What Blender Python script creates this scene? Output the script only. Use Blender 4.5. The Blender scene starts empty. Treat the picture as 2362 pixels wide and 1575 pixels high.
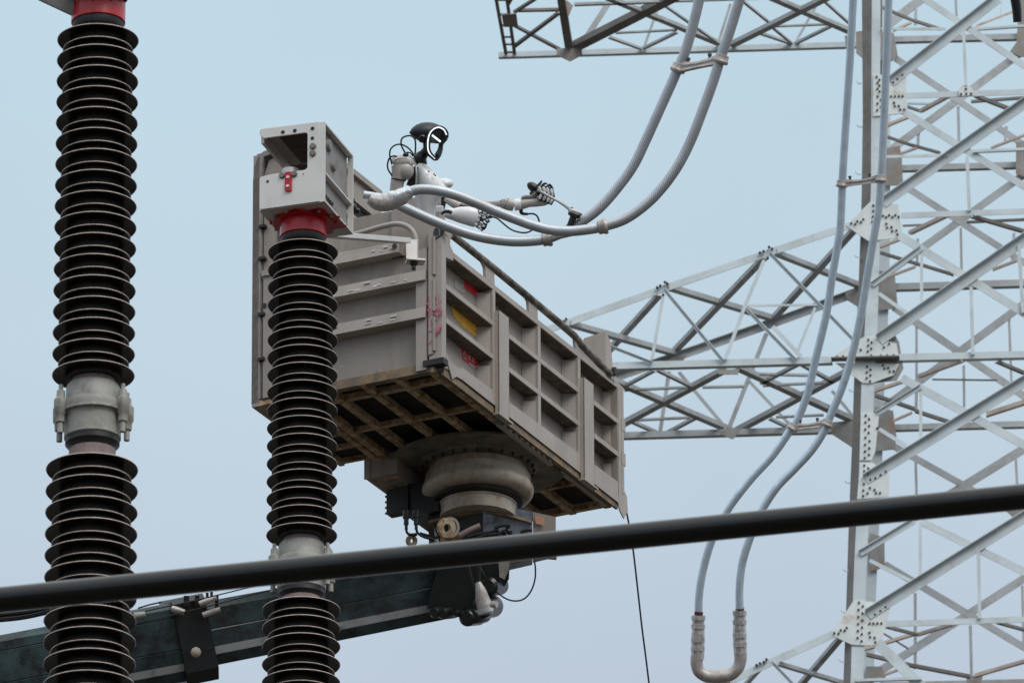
import bpy, bmesh, math, random
from mathutils import Vector, Matrix, noise
R_ = math.radians
random.seed(7)
sc = bpy.context.scene
COL = sc.collection
V = Vector
# ------------------------------------------------------------------ camera
E0 = R_(22.8)          # looking up
FPX = 22000.0          # focal length in photo pixels (photo is 2362 px wide)
CAM = V((0, 0, 1.7))
ROLL = -0.0045
Fw = V((0, math.cos(E0), math.sin(E0)))
Rt0 = V((1, 0, 0)); Up0 = V((0, -math.sin(E0), math.cos(E0)))
Rt = (Rt0*math.cos(ROLL) + Up0*math.sin(ROLL)).normalized()
Up = (Up0*math.cos(ROLL) - Rt0*math.sin(ROLL)).normalized()
cd = bpy.data.cameras.new('camera'); cam = bpy.data.objects.new('camera', cd); COL.objects.link(cam)
cd.sensor_width = 36.0; cd.lens = 36.0*FPX/2362.0; cd.clip_start = 0.5; cd.clip_end = 3000
cam.matrix_world = Matrix.Translation(CAM) @ Matrix((Rt, Up, -Fw)).transposed().to_4x4()
cd.dof.use_dof = True; cd.dof.focus_distance = 61.5; cd.dof.aperture_fstop = 13.0
sc.camera = cam
# ------------------------------------------------------------------ world: thin even overcast over a clear-sky model
w = bpy.data.worlds.new('World'); sc.world = w; w.use_nodes = True
nt = w.node_tree; nt.nodes.clear()
SUN_EL, SUN_AZ = 44, 147      # azimuth measured clockwise from +Y: behind the camera, to its right
out = nt.nodes.new('ShaderNodeOutputWorld'); bg = nt.nodes.new('ShaderNodeBackground')
sky = nt.nodes.new('ShaderNodeTexSky'); sky.sky_type = 'NISHITA'; sky.sun_disc = False
sky.sun_elevation = R_(SUN_EL); sky.sun_rotation = R_(SUN_AZ); sky.dust_density = 3; sky.air_density = 1.2
tc = nt.nodes.new('ShaderNodeTexCoord'); sep = nt.nodes.new('ShaderNodeSeparateXYZ')
ramp = nt.nodes.new('ShaderNodeValToRGB'); cr = ramp.color_ramp
cr.elements[0].position = 0.0; cr.elements[0].color = (.52, .55, .62, 1)
cr.elements[1].position = 1.0; cr.elements[1].color = (1.45, 1.5, 1.5, 1)
for p, c in ((.352, (.530, .615, .725, 1)), (.385, (.556, .686, .782, 1)), (.425, (.548, .720, .822, 1)), (.55, (.85, .97, 1.05, 1))):
    e = cr.elements.new(p); e.color = c
sc10 = nt.nodes.new('ShaderNodeVectorMath'); sc10.operation = 'SCALE'; sc10.inputs['Scale'].default_value = 10.0
mix = nt.nodes.new('ShaderNodeMix'); mix.data_type = 'RGBA'; mix.inputs['Factor'].default_value = 0.93
nt.links.new(tc.outputs['Generated'], sep.inputs[0]); nt.links.new(sep.outputs['Z'], ramp.inputs['Fac'])
nz = nt.nodes.new('ShaderNodeTexNoise'); nz.inputs['Scale'].default_value = 14; nz.inputs['Detail'].default_value = 6
mz = nt.nodes.new('ShaderNodeMapRange'); mz.inputs['From Min'].default_value = .3; mz.inputs['From Max'].default_value = .7; mz.inputs['To Min'].default_value = 9.72; mz.inputs['To Max'].default_value = 10.28
nt.links.new(tc.outputs['Generated'], nz.inputs['Vector']); nt.links.new(nz.outputs['Fac'], mz.inputs['Value']); nt.links.new(mz.outputs['Result'], sc10.inputs['Scale'])
nt.links.new(ramp.outputs['Color'], sc10.inputs[0])
nt.links.new(sky.outputs['Color'], mix.inputs['A']); nt.links.new(sc10.outputs[0], mix.inputs['B'])
nt.links.new(mix.outputs['Result'], bg.inputs['Color']); bg.inputs['Strength'].default_value = 0.1
nt.links.new(bg.outputs[0], out.inputs['Surface'])
sd = bpy.data.lights.new('sun', 'SUN'); sd.energy = 1.5; sd.angle = R_(30); sd.color = (1, .965, .92)
so = bpy.data.objects.new('sun', sd); COL.objects.link(so)
sdir = V((math.sin(R_(SUN_AZ))*math.cos(R_(SUN_EL)), math.cos(R_(SUN_AZ))*math.cos(R_(SUN_EL)), math.sin(R_(SUN_EL))))
so.rotation_euler = (-sdir).to_track_quat('-Z', 'Y').to_euler()
sc.view_settings.view_transform = 'Standard'; sc.view_settings.look = 'None'
sc.view_settings.exposure = 0; sc.view_settings.gamma = 1; sc.view_settings.use_curve_mapping = False

# ------------------------------------------------------------------ photo pixel -> world helpers (used to measure where things stand)
def rdir(px, py): return Fw + Rt*((px-1181)/FPX) - Up*((py-787.5)/FPX)
def P(px, py, d): return CAM + rdir(px, py)*d
def PP(pts, d): return [P(x, y, d) for x, y in pts]
def m(px, d): return px*d/FPX

# ------------------------------------------------------------------ materials
def mat(name, col, rough=.5, metal=0., var=.12, scale=6., dirt=None, dirt_amt=.35, dirt_scale=3., bump=0., bscale=60., emit=None, coat=0., spec=.5, streak=False, extra=()):
    mt = bpy.data.materials.new(name); mt.use_nodes = True; n = mt.node_tree.nodes; l = mt.node_tree.links
    b = n['Principled BSDF']
    b.inputs['Roughness'].default_value = rough; b.inputs['Metallic'].default_value = metal
    b.inputs['Specular IOR Level'].default_value = spec
    if coat: b.inputs['Coat Weight'].default_value = coat
    t = n.new('ShaderNodeTexCoord')
    n1 = n.new('ShaderNodeTexNoise'); n1.inputs['Scale'].default_value = scale; n1.inputs['Detail'].default_value = 6
    l.new(t.outputs['Object'], n1.inputs['Vector'])
    r1 = n.new('ShaderNodeValToRGB')
    r1.color_ramp.elements[0].position = .3; r1.color_ramp.elements[1].position = .7
    r1.color_ramp.elements[0].color = (*[c*(1-var) for c in col], 1); r1.color_ramp.elements[1].color = (*[min(1, c*(1+var)) for c in col], 1)
    l.new(n1.outputs['Fac'], r1.inputs['Fac']); last = r1.outputs['Color']
    if dirt:
        n2 = n.new('ShaderNodeTexNoise'); n2.inputs['Scale'].default_value = dirt_scale; n2.inputs['Detail'].default_value = 10; n2.inputs['Roughness'].default_value = .7
        if streak:
            mp = n.new('ShaderNodeMapping'); mp.inputs['Scale'].default_value = (1, 1, .22); l.new(t.outputs['Object'], mp.inputs['Vector']); l.new(mp.outputs[0], n2.inputs['Vector'])
        else: l.new(t.outputs['Object'], n2.inputs['Vector'])
        r2 = n.new('ShaderNodeValToRGB'); r2.color_ramp.elements[0].position = 1-dirt_amt-.1; r2.color_ramp.elements[1].position = min(1, 1-dirt_amt+.08)
        mx = n.new('ShaderNodeMix'); mx.data_type = 'RGBA'
        l.new(n2.outputs['Fac'], r2.inputs['Fac']); l.new(r2.outputs['Color'], mx.inputs['Factor']); l.new(last, mx.inputs['A'])
        mx.inputs['B'].default_value = (*dirt, 1); last = mx.outputs['Result']
    for (ec, es, ea, st) in extra:
        n4 = n.new('ShaderNodeTexNoise'); n4.inputs['Scale'].default_value = es; n4.inputs['Detail'].default_value = 8; n4.inputs['Roughness'].default_value = .65
        mp = n.new('ShaderNodeMapping'); mp.inputs['Scale'].default_value = st; mp.inputs['Location'].default_value = (es, -es, 3.1)
        l.new(t.outputs['Object'], mp.inputs['Vector']); l.new(mp.outputs[0], n4.inputs['Vector'])
        r4 = n.new('ShaderNodeValToRGB'); r4.color_ramp.elements[0].position = ea; r4.color_ramp.elements[1].position = ea+.05
        m4 = n.new('ShaderNodeMix'); m4.data_type = 'RGBA'; m4.inputs['B'].default_value = (*ec, 1)
        l.new(n4.outputs['Fac'], r4.inputs['Fac']); l.new(r4.outputs['Color'], m4.inputs['Factor']); l.new(last, m4.inputs['A']); last = m4.outputs['Result']
    l.new(last, b.inputs['Base Color'])
    if bump:
        n3 = n.new('ShaderNodeTexNoise'); n3.inputs['Scale'].default_value = bscale; n3.inputs['Detail'].default_value = 4
        l.new(t.outputs['Object'], n3.inputs['Vector'])
        bp = n.new('ShaderNodeBump'); bp.inputs['Strength'].default_value = bump; bp.inputs['Distance'].default_value = .01
        l.new(n3.outputs['Fac'], bp.inputs['Height']); l.new(bp.outputs[0], b.inputs['Normal'])
    if emit:
        b.inputs['Emission Color'].default_value = (*emit[:3], 1); b.inputs['Emission Strength'].default_value = emit[3]
    return mt
M = dict(
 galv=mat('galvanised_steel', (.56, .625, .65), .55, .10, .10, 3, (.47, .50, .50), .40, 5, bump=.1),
 galv_mid=mat('mid_grey_galvanised_steel', (.43, .45, .46), .6, .2, .12, 3, (.33, .325, .31), .42, 5),  # mid-grey steel for rear-face and crossarm members
 galv_dark=mat('weathered_shaded_steel', (.23, .215, .20), .65, .2, .15, 3, (.17, .13, .11), .4, 4),
 rusty=mat('rust_tinted_steel', (.60, .50, .43), .7, .1, .2, 6),
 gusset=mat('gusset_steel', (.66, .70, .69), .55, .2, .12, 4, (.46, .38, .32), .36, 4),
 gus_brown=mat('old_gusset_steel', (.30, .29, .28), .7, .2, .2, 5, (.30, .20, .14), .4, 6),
 bolt=mat('dark_bolts', (.10, .09, .085), .6, .5),
 cable=mat('aluminium_strands', (.56, .66, .75), .40, .50, .10, 12, (.46, .50, .54), .36, 5),
 cable_grey=mat('dusty_aluminium_strands', (.48, .51, .55), .42, .50, .10, 12, (.42, .39, .36), .38, 6),
 cast=mat('cast_aluminium', (.50, .45, .42), .5, .4, .12, 10, (.30, .25, .22), .4, 14),
 cast_light=mat('bare_cast_aluminium', (.56, .545, .53), .42, .45, .12, 14, (.36, .32, .29), .42, 25, bump=.4, bscale=40),
 maroon=mat('maroon_tape', (.09, .02, .02), .6),
 rubber=mat('silicone_rubber', (.010, .0065, .005), .38, 0, .2, 8, (.034, .024, .018), .42, 14, spec=.3),
 rim=mat('shed_edge_highlight', (.52, .42, .37), .55, 0, .2, 30),  # pinkish moulded lip with its thin highlight painted into the colour
 pinkring=mat('pinkish_end_ring', (.24, .18, .17), .7, 0, .2, 20, (.03, .025, .03), .36, 40),
 flange=mat('grey_flange_casting', (.33, .32, .29), .6, .15, .12, 8, (.22, .20, .17), .42, 12, bump=.3, bscale=20),
 red=mat('red_paint', (.50, .012, .02), .30, 0, .15, 8, (.20, .01, .01), .35, 14, coat=.2),
 darkmetal=mat('dark_metal', (.025, .023, .022), .5, .4, .3, 10),
 pipe=mat('black_pipe', (.0022, .0024, .003), .24, 0, .2, 4, (.004, .0035, .003), .36, 5, bump=.05, spec=.5, extra=(((.05, .045, .04), 9, .70, (1, 1, 1)),)),
 alu=mat('white_aluminium_plate', (.64, .61, .58), .42, .25, .06, 5, (.55, .51, .48), .36, 9, streak=True),
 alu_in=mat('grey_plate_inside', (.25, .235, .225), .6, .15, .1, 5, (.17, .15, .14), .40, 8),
 dark_in=mat('dark_brown_inside', (.035, .028, .022), .8, 0, .3, 6, (.10, .075, .055), .4, 12),
 paint_shaded=mat('shaded_paint', (.24, .215, .20), .6, 0, .08, 3, (.19, .15, .13), .38, 6),  # beige paint darkened to carry the shading of the left-facing frame
 frame=mat('beige_frame_paint', (.365, .315, .278), .5, 0, .09, 2.2, (.31, .262, .23), .42, 5, bump=.2, bscale=6, streak=True, extra=(((.13, .09, .06), 9, .68, (1, 1, .4)), ((.58, .55, .52), 20, .68, (1, 1, 1)), ((.07, .05, .035), 34, .69, (1, 1, .6)))),
 paint=mat('beige_grey_paint', (.305, .262, .228), .52, 0, .09, 2.2, (.245, .205, .175), .44, 5, bump=.35, bscale=4, streak=True, extra=(((.12, .085, .055), 7, .66, (1, 1, .18)), ((.50, .47, .44), 22, .68, (1, 1, 1)), ((.09, .06, .04), 30, .70, (1, 1, .6)))),
 paint_edge=mat('worn_paint', (.35, .315, .29), .5, 0, .1, 6, (.55, .51, .48), .30, 16),
 shaded_grime=mat('shaded_brown_grime', (.085, .066, .046), .85, 0, .3, 9, (.17, .14, .11), .42, 16),
 rail=mat('grimy_rail_paint', (.22, .195, .17), .65, 0, .2, 8, (.045, .037, .028), .48, 12),
 paint_dirt=mat('dirty_paint', (.16, .12, .085), .7, 0, .3, 8, (.27, .18, .09), .45, 10),
 ochre=mat('rusty_ochre_frame', (.50, .38, .26), .7, 0, .25, 10, (.20, .11, .04), .48, 14),
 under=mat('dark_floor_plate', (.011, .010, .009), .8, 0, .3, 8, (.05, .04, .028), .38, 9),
 plate=mat('greasy_base_plate', (.17, .145, .105), .6, 0, .35, 4, (.06, .062, .05), .45, 6),
 yellow=mat('yellow_label', (.80, .43, .03), .6, 0, .15, 20, (.30, .20, .08), .38, 30),
 redlab=mat('red_label', (.62, .02, .035), .5),
 white=mat('white_print', (.7, .68, .66), .5),
 pink=mat('pink_paint_marks', (.50, .13, .20), .6, 0, .2, 30),
 drum=mat('cream_drum_paint', (.46, .40, .33), .45, 0, .12, 5, (.24, .16, .085), .45, 5, extra=(((.06, .08, .09), 6, .66, (1, 1, 1)),)),
 navy=mat('navy_paint', (.20, .235, .28), .30, .2, .3, 4, (.03, .035, .045), .42, 5, coat=.3),
 boom=mat('green_black_boom_paint', (.035, .062, .066), .36, .1, .35, 4, (.014, .014, .016), .46, 6, bump=.15, extra=(((.10, .16, .20), 5, .66, (.4, .4, 1)), ((.16, .14, .12), 25, .70, (1, 1, 1)))),
 band=mat('grey_boom_band', (.46, .46, .46), .35, .1, .12, 5, (.14, .14, .14), .36, 9),
 black=mat('black_plastic', (.012, .013, .014), .35),
 helmet=mat('graphite_shell', (.016, .019, .024), .48, .1, .1, 6),
 visor=mat('dark_visor', (.008, .015, .02), .15),
 led=mat('lit_strip', (.9, .95, .95), .5, emit=(.92, 1, 1, 1.1)),
 rwhite=mat('robot_shell', (.72, .72, .72), .38, .05, .04, 5),
 rbeige=mat('robot_arm_shell', (.46, .42, .39), .42, .1, .06, 8),
 silver=mat('polished_steel', (.50, .49, .48), .3, .7, .1, 10),
 foil=mat('crinkled_foil', (.62, .64, .66), .34, .6, .08, 10, bump=1.0, bscale=22),
 label=mat('faded_orange_label', (.50, .25, .17), .6),
 ground=mat('gravel', (.05, .042, .033), .9, 0, .2, .6),
 tabred=mat('red_marker_tab', (.42, .008, .02), .45),
)
# ------------------------------------------------------------------ mesh builder
WM = {}
class MB:
    sharp = True
    def __init__(s): s.v = []; s.f = []; s.mi = []; s.cur = 0; s.smf = []
    def add(s, vs, fs, smooth=False):
        o = len(s.v); s.v += [V(p) for p in vs]
        for f in fs: s.f.append(tuple(i+o for i in f)); s.mi.append(s.cur); s.smf.append(smooth)
    def box(s, c, ax, ay, az):
        vs = [c+ax*i+ay*j+az*k for i in (-1, 1) for j in (-1, 1) for k in (-1, 1)]
        s.add(vs, [(0,1,3,2),(4,6,7,5),(0,4,5,1),(2,3,7,6),(0,2,6,4),(1,5,7,3)])
    def prism(s, poly, ext):
        n = len(poly); a = [V(p) for p in poly]; b = [p+ext for p in a]
        s.add(a+b, [tuple(range(n))[::-1], tuple(range(n, 2*n))] + [(i, (i+1) % n, n+(i+1) % n, n+i) for i in range(n)])
    def loft(s, rings, caps=True, smooth=True, closed=True):
        n = len(rings[0]); vs = [p for r in rings for p in r]; fs = []
        for k in range(len(rings)-1):
            for i in range(n if closed else n-1):
                j = (i+1) % n; fs.append((k*n+i, k*n+j, (k+1)*n+j, (k+1)*n+i))
        s.add(vs, fs, smooth)
        if caps and closed:
            s.add(rings[0], [tuple(range(n))[::-1]]); s.add(rings[-1], [tuple(range(n))])
    def tube(s, pts, rad, seg=16, caps=True, up=None, squash=None):
        pts = [V(p) for p in pts]; n = len(pts)
        if not isinstance(rad, (list, tuple)): rad = [rad]*n
        rings = []; prev = None
        for i, p in enumerate(pts):
            t = (pts[min(i+1, n-1)]-pts[max(i-1, 0)]).normalized()
            if prev is None:
                a = up if up is not None else (V((0, 0, 1)) if abs(t.z) < .9 else V((1, 0, 0)))
                x = (a - t*a.dot(t)).normalized()
            else: x = (prev - t*prev.dot(t)).normalized()
            prev = x; y = t.cross(x)
            r = rad[i]; q = squash if squash else 1.0
            rings.append([p+x*(r*math.cos(2*math.pi*k/seg))+y*(r*q*math.sin(2*math.pi*k/seg)) for k in range(seg)])
        s.loft(rings, caps)
    def lathe(s, c, prof, seg=48, axis=V((0, 0, 1)), caps=True, mats=None):
        axis = axis.normalized(); x = axis.orthogonal().normalized(); y = axis.cross(x)
        rings = [[c+axis*h+x*(r*math.cos(2*math.pi*k/seg))+y*(r*math.sin(2*math.pi*k/seg)) for k in range(seg)] for r, h in prof]
        if mats is None: s.loft(rings, caps)
        else:
            for k in range(len(rings)-1):
                s.cur = mats[k]; s.loft(rings[k:k+2], False)
            s.cur = 0
            if caps: s.add(rings[0], [tuple(range(seg))[::-1]]); s.add(rings[-1], [tuple(range(seg))])
    def ell(s, c, ax, ay, az, seg=20, rows=12):
        rings = []
        for k in range(rows+1):
            th = math.pi*(k+.02)/(rows+.04)
            rings.append([c+az*math.cos(th)+(ax*math.cos(2*math.pi*i/seg)+ay*math.sin(2*math.pi*i/seg))*math.sin(th) for i in range(seg)])
        s.loft(rings)
    def build(s, name, mt, parent=None, bevel=0.):
        me = bpy.data.meshes.new(name)
        iw = WM[parent.name].inverted() if parent is not None else Matrix()
        cen = None
        if parent is None:
            cen = sum(s.v, V())/len(s.v); iw = Matrix.Translation(-cen)
        me.from_pydata([tuple(iw@p) for p in s.v], [], s.f)
        mts = mt if isinstance(mt, (list, tuple)) else [mt]
        for x in mts: me.materials.append(x)
        me.polygons.foreach_set('material_index', s.mi); me.polygons.foreach_set('use_smooth', s.smf)
        bm = bmesh.new(); bm.from_mesh(me); bmesh.ops.remove_doubles(bm, verts=bm.verts, dist=1e-5)
        bmesh.ops.recalc_face_normals(bm, faces=bm.faces); bm.to_mesh(me); bm.free()
        me.update()
        if any(s.smf) and s.sharp: me.set_sharp_from_angle(angle=R_(38))
        o = bpy.data.objects.new(name, me); COL.objects.link(o)
        if parent is not None: o.parent = parent; WM[o.name] = WM[parent.name]
        else: o.location = cen; WM[o.name] = Matrix.Translation(cen)
        if bevel:
            bv = o.modifiers.new('bevel', 'BEVEL'); bv.width = bevel; bv.segments = 2; bv.limit_method = 'ANGLE'
        return o
def tag(o, label, cat, group=None):
    o['label'] = label; o['category'] = cat
    if group: o['group'] = group
    return o
def thing(name, loc, label, cat, group=None):
    o = bpy.data.objects.new(name, None); COL.objects.link(o); o.location = loc; o.empty_display_size = .2
    WM[o.name] = Matrix.Translation(V(loc)); return tag(o, label, cat, group)
def catmull(pts, step):
    pts = [V(p) for p in pts]; q = [pts[0]*2-pts[1]]+pts+[pts[-1]*2-pts[-2]]; res = []
    for i in range(1, len(q)-2):
        a, b, c, d = q[i-1:i+3]; n = max(2, int((c-b).length/step))
        for k in range(n):
            t = k/n
            res.append(.5*((2*b)+(c-a)*t+(2*a-5*b+4*c-d)*t*t+(3*b-a-3*c+d)*t**3))
    res.append(pts[-1]); return res

# ------------------------------------------------------------------ ground
g = MB(); g.add([V((-900, -900, 0)), V((900, -900, 0)), V((900, 900, 0)), V((-900, 900, 0))], [(0, 1, 2, 3)])
go = g.build('ground', M['ground']); go['kind'] = 'structure'

# ================================================================== LATTICE TOWER
TA = R_(4); tu = V((math.cos(TA), -math.sin(TA), 0)); tv = V((math.sin(TA), math.cos(TA), 0)); TN = -tv
TF0 = P(2011, 300, 95)
def hit(px, py, off=0.):
    d = rdir(px, py); t = (TF0+tv*off-CAM).dot(tv)/d.dot(tv); return CAM+d*t
OFF = {'F': 0., 'M': .85, 'R': 1.67}
def hitz(px, py, z):
    d = rdir(px, py); return CAM+d*((z-CAM.z)/d.z)
H1 = hit(1560, 115, 1.67).z
S = 95/FPX
tower = thing('lattice_tower', hit(2160, 1575, .85), 'tall galvanised steel lattice tower at the right with crossarms reaching left behind the platform', 'pylon')
def ptag(p):
    if p[2] == 'H': return hitz(p[0], p[1], H1)
    return hit(p[0], p[1], OFF[p[2]])
cnt = {}
def lmember(p0, p1, n, w, d, mode, name='brace', mt='galv', th=.008):
    ax = (p1-p0).normalized(); t = n.cross(ax).normalized()
    if abs(n.z) < .5:
        if t.z < 0: t = -t
    else:
        if t.y > 0: t = -t            # towards the camera side
    cnt['m'] = cnt.get('m', 0)+1; sh = n*(-.0035*(cnt['m'] % 6)) if mt != 'galv' or abs(n.z) > .5 else n*(.0013*(cnt['m'] % 5))
    c = (p0+p1)/2+sh; hl = (p1-p0)/2; mb = MB()
    mb.box(c, hl, t*(w/2), n*(th/2))
    if mode == 'A':   k = c+t*(w/2-th/2)+n*(d/2+th/2); mb.box(k, hl, n*(d/2), t*(th/2))
    elif mode == 'B': k = c+t*(w/2-th/2)-n*(d/2+th/2); mb.box(k, hl, n*(d/2), t*(th/2))
    elif mode == 'C': k = c-t*(w/2-th/2)-n*(d/2+th/2); mb.box(k, hl, n*(d/2), t*(th/2))
    elif mode == 'P': k = c+t*(w/2-th/2)-n*(d/2+th/2); mb.box(k, hl, n*(d/2), t*(th/2))
    return mb.build(name, M[mt], tower)
def ext(p, q):
    # members that leave the picture run on to the tower's right-hand legs
    p = list(p); q = list(q)
    if q[0] >= 2354 and p[0] != q[0] and abs(q[0]-p[0]) > 20:
        s = (q[1]-p[1])/(q[0]-p[0]); q[1] += s*(2402-q[0]); q[0] = 2402
    return p, q
def mem(x1, y1, x2, y2, w, mode='B', pl='F', pl2=None, mt=None, name=None, lift=0.):
    a, b = ext((x1, y1, pl), (x2, y2, pl2 or pl)); p0 = ptag(a); p1 = ptag(b); wm = w*S
    same = (pl2 or pl) == pl
    if pl == 'H' or not same: n = V((0, 0, -1))
    else: n = TN
    if n.z < -.5:
        ww, d = max(.03, wm*1.05), max(.02, wm*.62); mode = 'P'
    elif mode == 'A': ww, d = wm*.80, wm*.50
    elif mode == 'C': ww, d = wm*.95, wm*.8
    else: ww, d = wm*1.0, wm*.6
    if name is None:
        dx, dy = abs(x2-x1), abs(y2-y1)
        name = 'strut' if dy > 6*dx else ('horizontal_member' if dx > 8*dy else 'diagonal_brace')
    L = n*(lift)
    return lmember(p0+L, p1+L, n, ww, d, mode, name, mt or ('galv'))
# --- legs
edge = [(2012,-60),(2011,0),(2009,431),(2003.5,591),(1994,771),(1986,897),(1980.5,1115),(1973,1244),(1967.6,1373),(1963,1546),(1958,1660)]
left = [(1987,-60),(1988,0),(1990,268),(1987,479),(1979,691),(1970,876),(1965,1036),(1958,1190),(1954,1335),(1946,1556),(1942,1660)]
def yint(tab, y):
    for (x0, y0), (x1, y1) in zip(tab, tab[1:]):
        if y <= y1: return x0+(x1-x0)*(y-y0)/(y1-y0)
    return tab[-1][0]
ys = [-60, 0, 150, 268, 431, 500, 591, 691, 771, 876, 1000, 1115, 1244, 1373, 1460, 1546, 1660]
def leg(off, dx, name, mir=False):
    mb = MB(); th = tv*.014; E_, L_ = edge, left
    if mir: E_ = [(2*2011-x, y) for x, y in edge]; L_ = [(2*2011-x, y) for x, y in left]
    for y0, y1 in zip(ys, ys[1:]):
        wr = lambda y: (20+9*max(0, min(1, (y-431)/300)))*(-1 if mir else 1)
        A = [hit(yint(E_, y0)+dx, y0, off), hit(yint(E_, y0)+dx+wr(y0), y0, off), hit(yint(E_, y1)+dx+wr(y1), y1, off), hit(yint(E_, y1)+dx, y1, off)]
        mb.cur = 0; mb.prism(A, th)
        B = [hit(yint(L_, y0)+dx, y0, off+.10), hit(yint(E_, y0)+dx, y0, off+.004), hit(yint(E_, y1)+dx, y1, off+.004), hit(yint(L_, y1)+dx, y1, off+.10)]
        mb.cur = 1; mb.prism(B, th)  # side flange in darker steel, its shade put into the colour
    mb.build(name, [M['galv'], M['galv_dark']], tower)
leg(0, 0, 'leg'); leg(1.67, 24, 'leg')
leg(0, 412, 'leg', True); leg(1.67, 432, 'leg', True)
# --- front face
for a in [(2056,192,2302,0,28,'A'),(2105,-20,2362,152,16,'B'),(2090,222,2362,213,14,'B'),(2223,77,2228,202,7,'B'),(2033,70,2182,70,7,'B'),(2247,68,2362,60,6,'C'),
    (2037,472,2362,243,28,'A'),(2083,257,2362,430,17,'B'),(2078,498,2362,488,14,'B'),(2231,365,2236,489,8,'B'),(2045,365,2188,361,7,'B'),(2245,352,2362,347,7,'C'),
    (2028,787,2362,557,31,'A'),(2076,545,2362,722,20,'B'),(2012,659,2126,574,15,'A'),(2027,677,2104,731,9,'B'),(2126,590,2126,708,7,'B'),(2240,665,2244,820,8,'B'),(2350,568,2360,725,8,'B'),
    (2072,824,2362,817,17,'C'),(1997,1108,2362,884,29,'A'),(2080,872,2362,1026,20,'B'),(2023,956,2125,893,13,'A'),(2028,990,2104,1037,9,'B'),(2124,906,2124,1019,7,'B'),
    (1984,1278,2110,1202,17,'A'),(2125,1203,2362,1318,18,'B'),(2002,1420,2362,1196,29,'A'),(2123,1206,2123,1336,7,'B'),(2257,1275,2260,1428,8,'B'),(2006,1292,2118,1348,9,'B'),
    (2042,1439,2362,1428,14,'B'),(2024,1482,2135,1592,25,'B'),(1971,1571,2126,1566,7,'C')]:
    mem(*a, lift=(.016 if a[5] == 'A' else (0.03 if a[4] in (7, 8) else 0)))
# --- rear face
for a in [(2045,58,2128,-5,22,'B'),(2062,91,2362,84,15,'C'),(2066,135,2362,335,16,'B'),(2050,349,2362,116,19,'B'),(2076,422,2362,605,16,'B'),(2045,630,2362,402,18,'B'),
    (2078,386,2362,378,15,'C'),(2062,661,2362,652,17,'C'),(2060,985,2362,977,15,'C'),(2062,708,2362,913,18,'B'),(2030,945,2362,700,19,'B'),(2062,1028,2245,1130,16,'B'),(2100,1195,2362,1033,21,'B'),
    (2040,1301,2362,1492,17,'B'),(2005,1562,2362,1333,19,'B'),(2204,-10,2206,36,6,'B'),(2112,5,2112,57,7,'B'),(2210,245,2212,330,7,'B'),(2119,291,2117,339,7,'B'),(2321,292,2318,332,7,'B'),
    (2216,525,2218,622,6,'B'),(2117,550,2115,612,6,'B'),(2339,537,2335,602,7,'B'),(2114,745,2114,870,6,'B'),(2327,725,2333,882,6,'B'),(2223,843,2224,938,6,'B'),(2114,903,2113,950,7,'B'),
    (2112,1062,2114,1140,6,'B'),(2343,1057,2346,1115,6,'B'),(2111,1366,2111,1540,7,'B'),(2238,1440,2241,1566,7,'B'),(2358,1350,2361,1480,6,'B'),(2030,1580,2362,1572,16,'C')]:
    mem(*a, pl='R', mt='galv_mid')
# --- plan bracing inside the body
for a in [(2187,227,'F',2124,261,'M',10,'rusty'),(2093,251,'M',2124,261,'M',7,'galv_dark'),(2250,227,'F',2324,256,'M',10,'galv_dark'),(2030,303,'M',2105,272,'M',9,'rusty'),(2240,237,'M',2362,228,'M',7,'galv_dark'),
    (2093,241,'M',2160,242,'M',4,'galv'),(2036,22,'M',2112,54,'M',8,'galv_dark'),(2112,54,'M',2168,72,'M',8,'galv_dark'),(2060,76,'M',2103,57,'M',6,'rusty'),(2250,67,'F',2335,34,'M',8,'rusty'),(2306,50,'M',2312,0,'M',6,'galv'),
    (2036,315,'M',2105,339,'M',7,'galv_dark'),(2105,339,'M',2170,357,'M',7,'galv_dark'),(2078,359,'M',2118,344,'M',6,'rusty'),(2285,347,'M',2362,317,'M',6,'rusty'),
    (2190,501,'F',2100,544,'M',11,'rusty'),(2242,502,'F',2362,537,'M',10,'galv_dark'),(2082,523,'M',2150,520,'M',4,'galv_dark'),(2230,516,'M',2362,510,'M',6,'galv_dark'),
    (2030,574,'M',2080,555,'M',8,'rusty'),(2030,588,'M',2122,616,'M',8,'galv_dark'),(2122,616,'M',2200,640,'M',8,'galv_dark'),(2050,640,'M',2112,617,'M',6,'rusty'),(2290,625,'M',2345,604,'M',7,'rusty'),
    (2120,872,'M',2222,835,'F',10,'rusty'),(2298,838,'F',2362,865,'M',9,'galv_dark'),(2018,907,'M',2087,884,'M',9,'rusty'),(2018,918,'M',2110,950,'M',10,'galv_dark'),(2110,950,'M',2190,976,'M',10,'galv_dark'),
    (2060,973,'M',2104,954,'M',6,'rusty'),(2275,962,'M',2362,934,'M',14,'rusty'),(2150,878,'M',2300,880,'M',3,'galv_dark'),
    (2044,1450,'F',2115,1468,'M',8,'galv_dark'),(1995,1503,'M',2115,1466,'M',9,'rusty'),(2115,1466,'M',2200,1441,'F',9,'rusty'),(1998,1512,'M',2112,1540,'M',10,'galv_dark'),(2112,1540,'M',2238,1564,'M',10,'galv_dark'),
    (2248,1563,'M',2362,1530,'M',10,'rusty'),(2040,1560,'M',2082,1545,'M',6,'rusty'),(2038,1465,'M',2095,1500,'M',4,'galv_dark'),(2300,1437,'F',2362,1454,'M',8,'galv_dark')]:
    x1, y1, p1, x2, y2, p2, w_, mt_ = a
    q1, q2 = ext((x1, y1, p1), (x2, y2, p2))
    lmember(ptag(q1), ptag(q2), V((0, 0, -1)), w_*S*.95, w_*S*.62, 'P', 'plan_brace', mt_)
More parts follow.
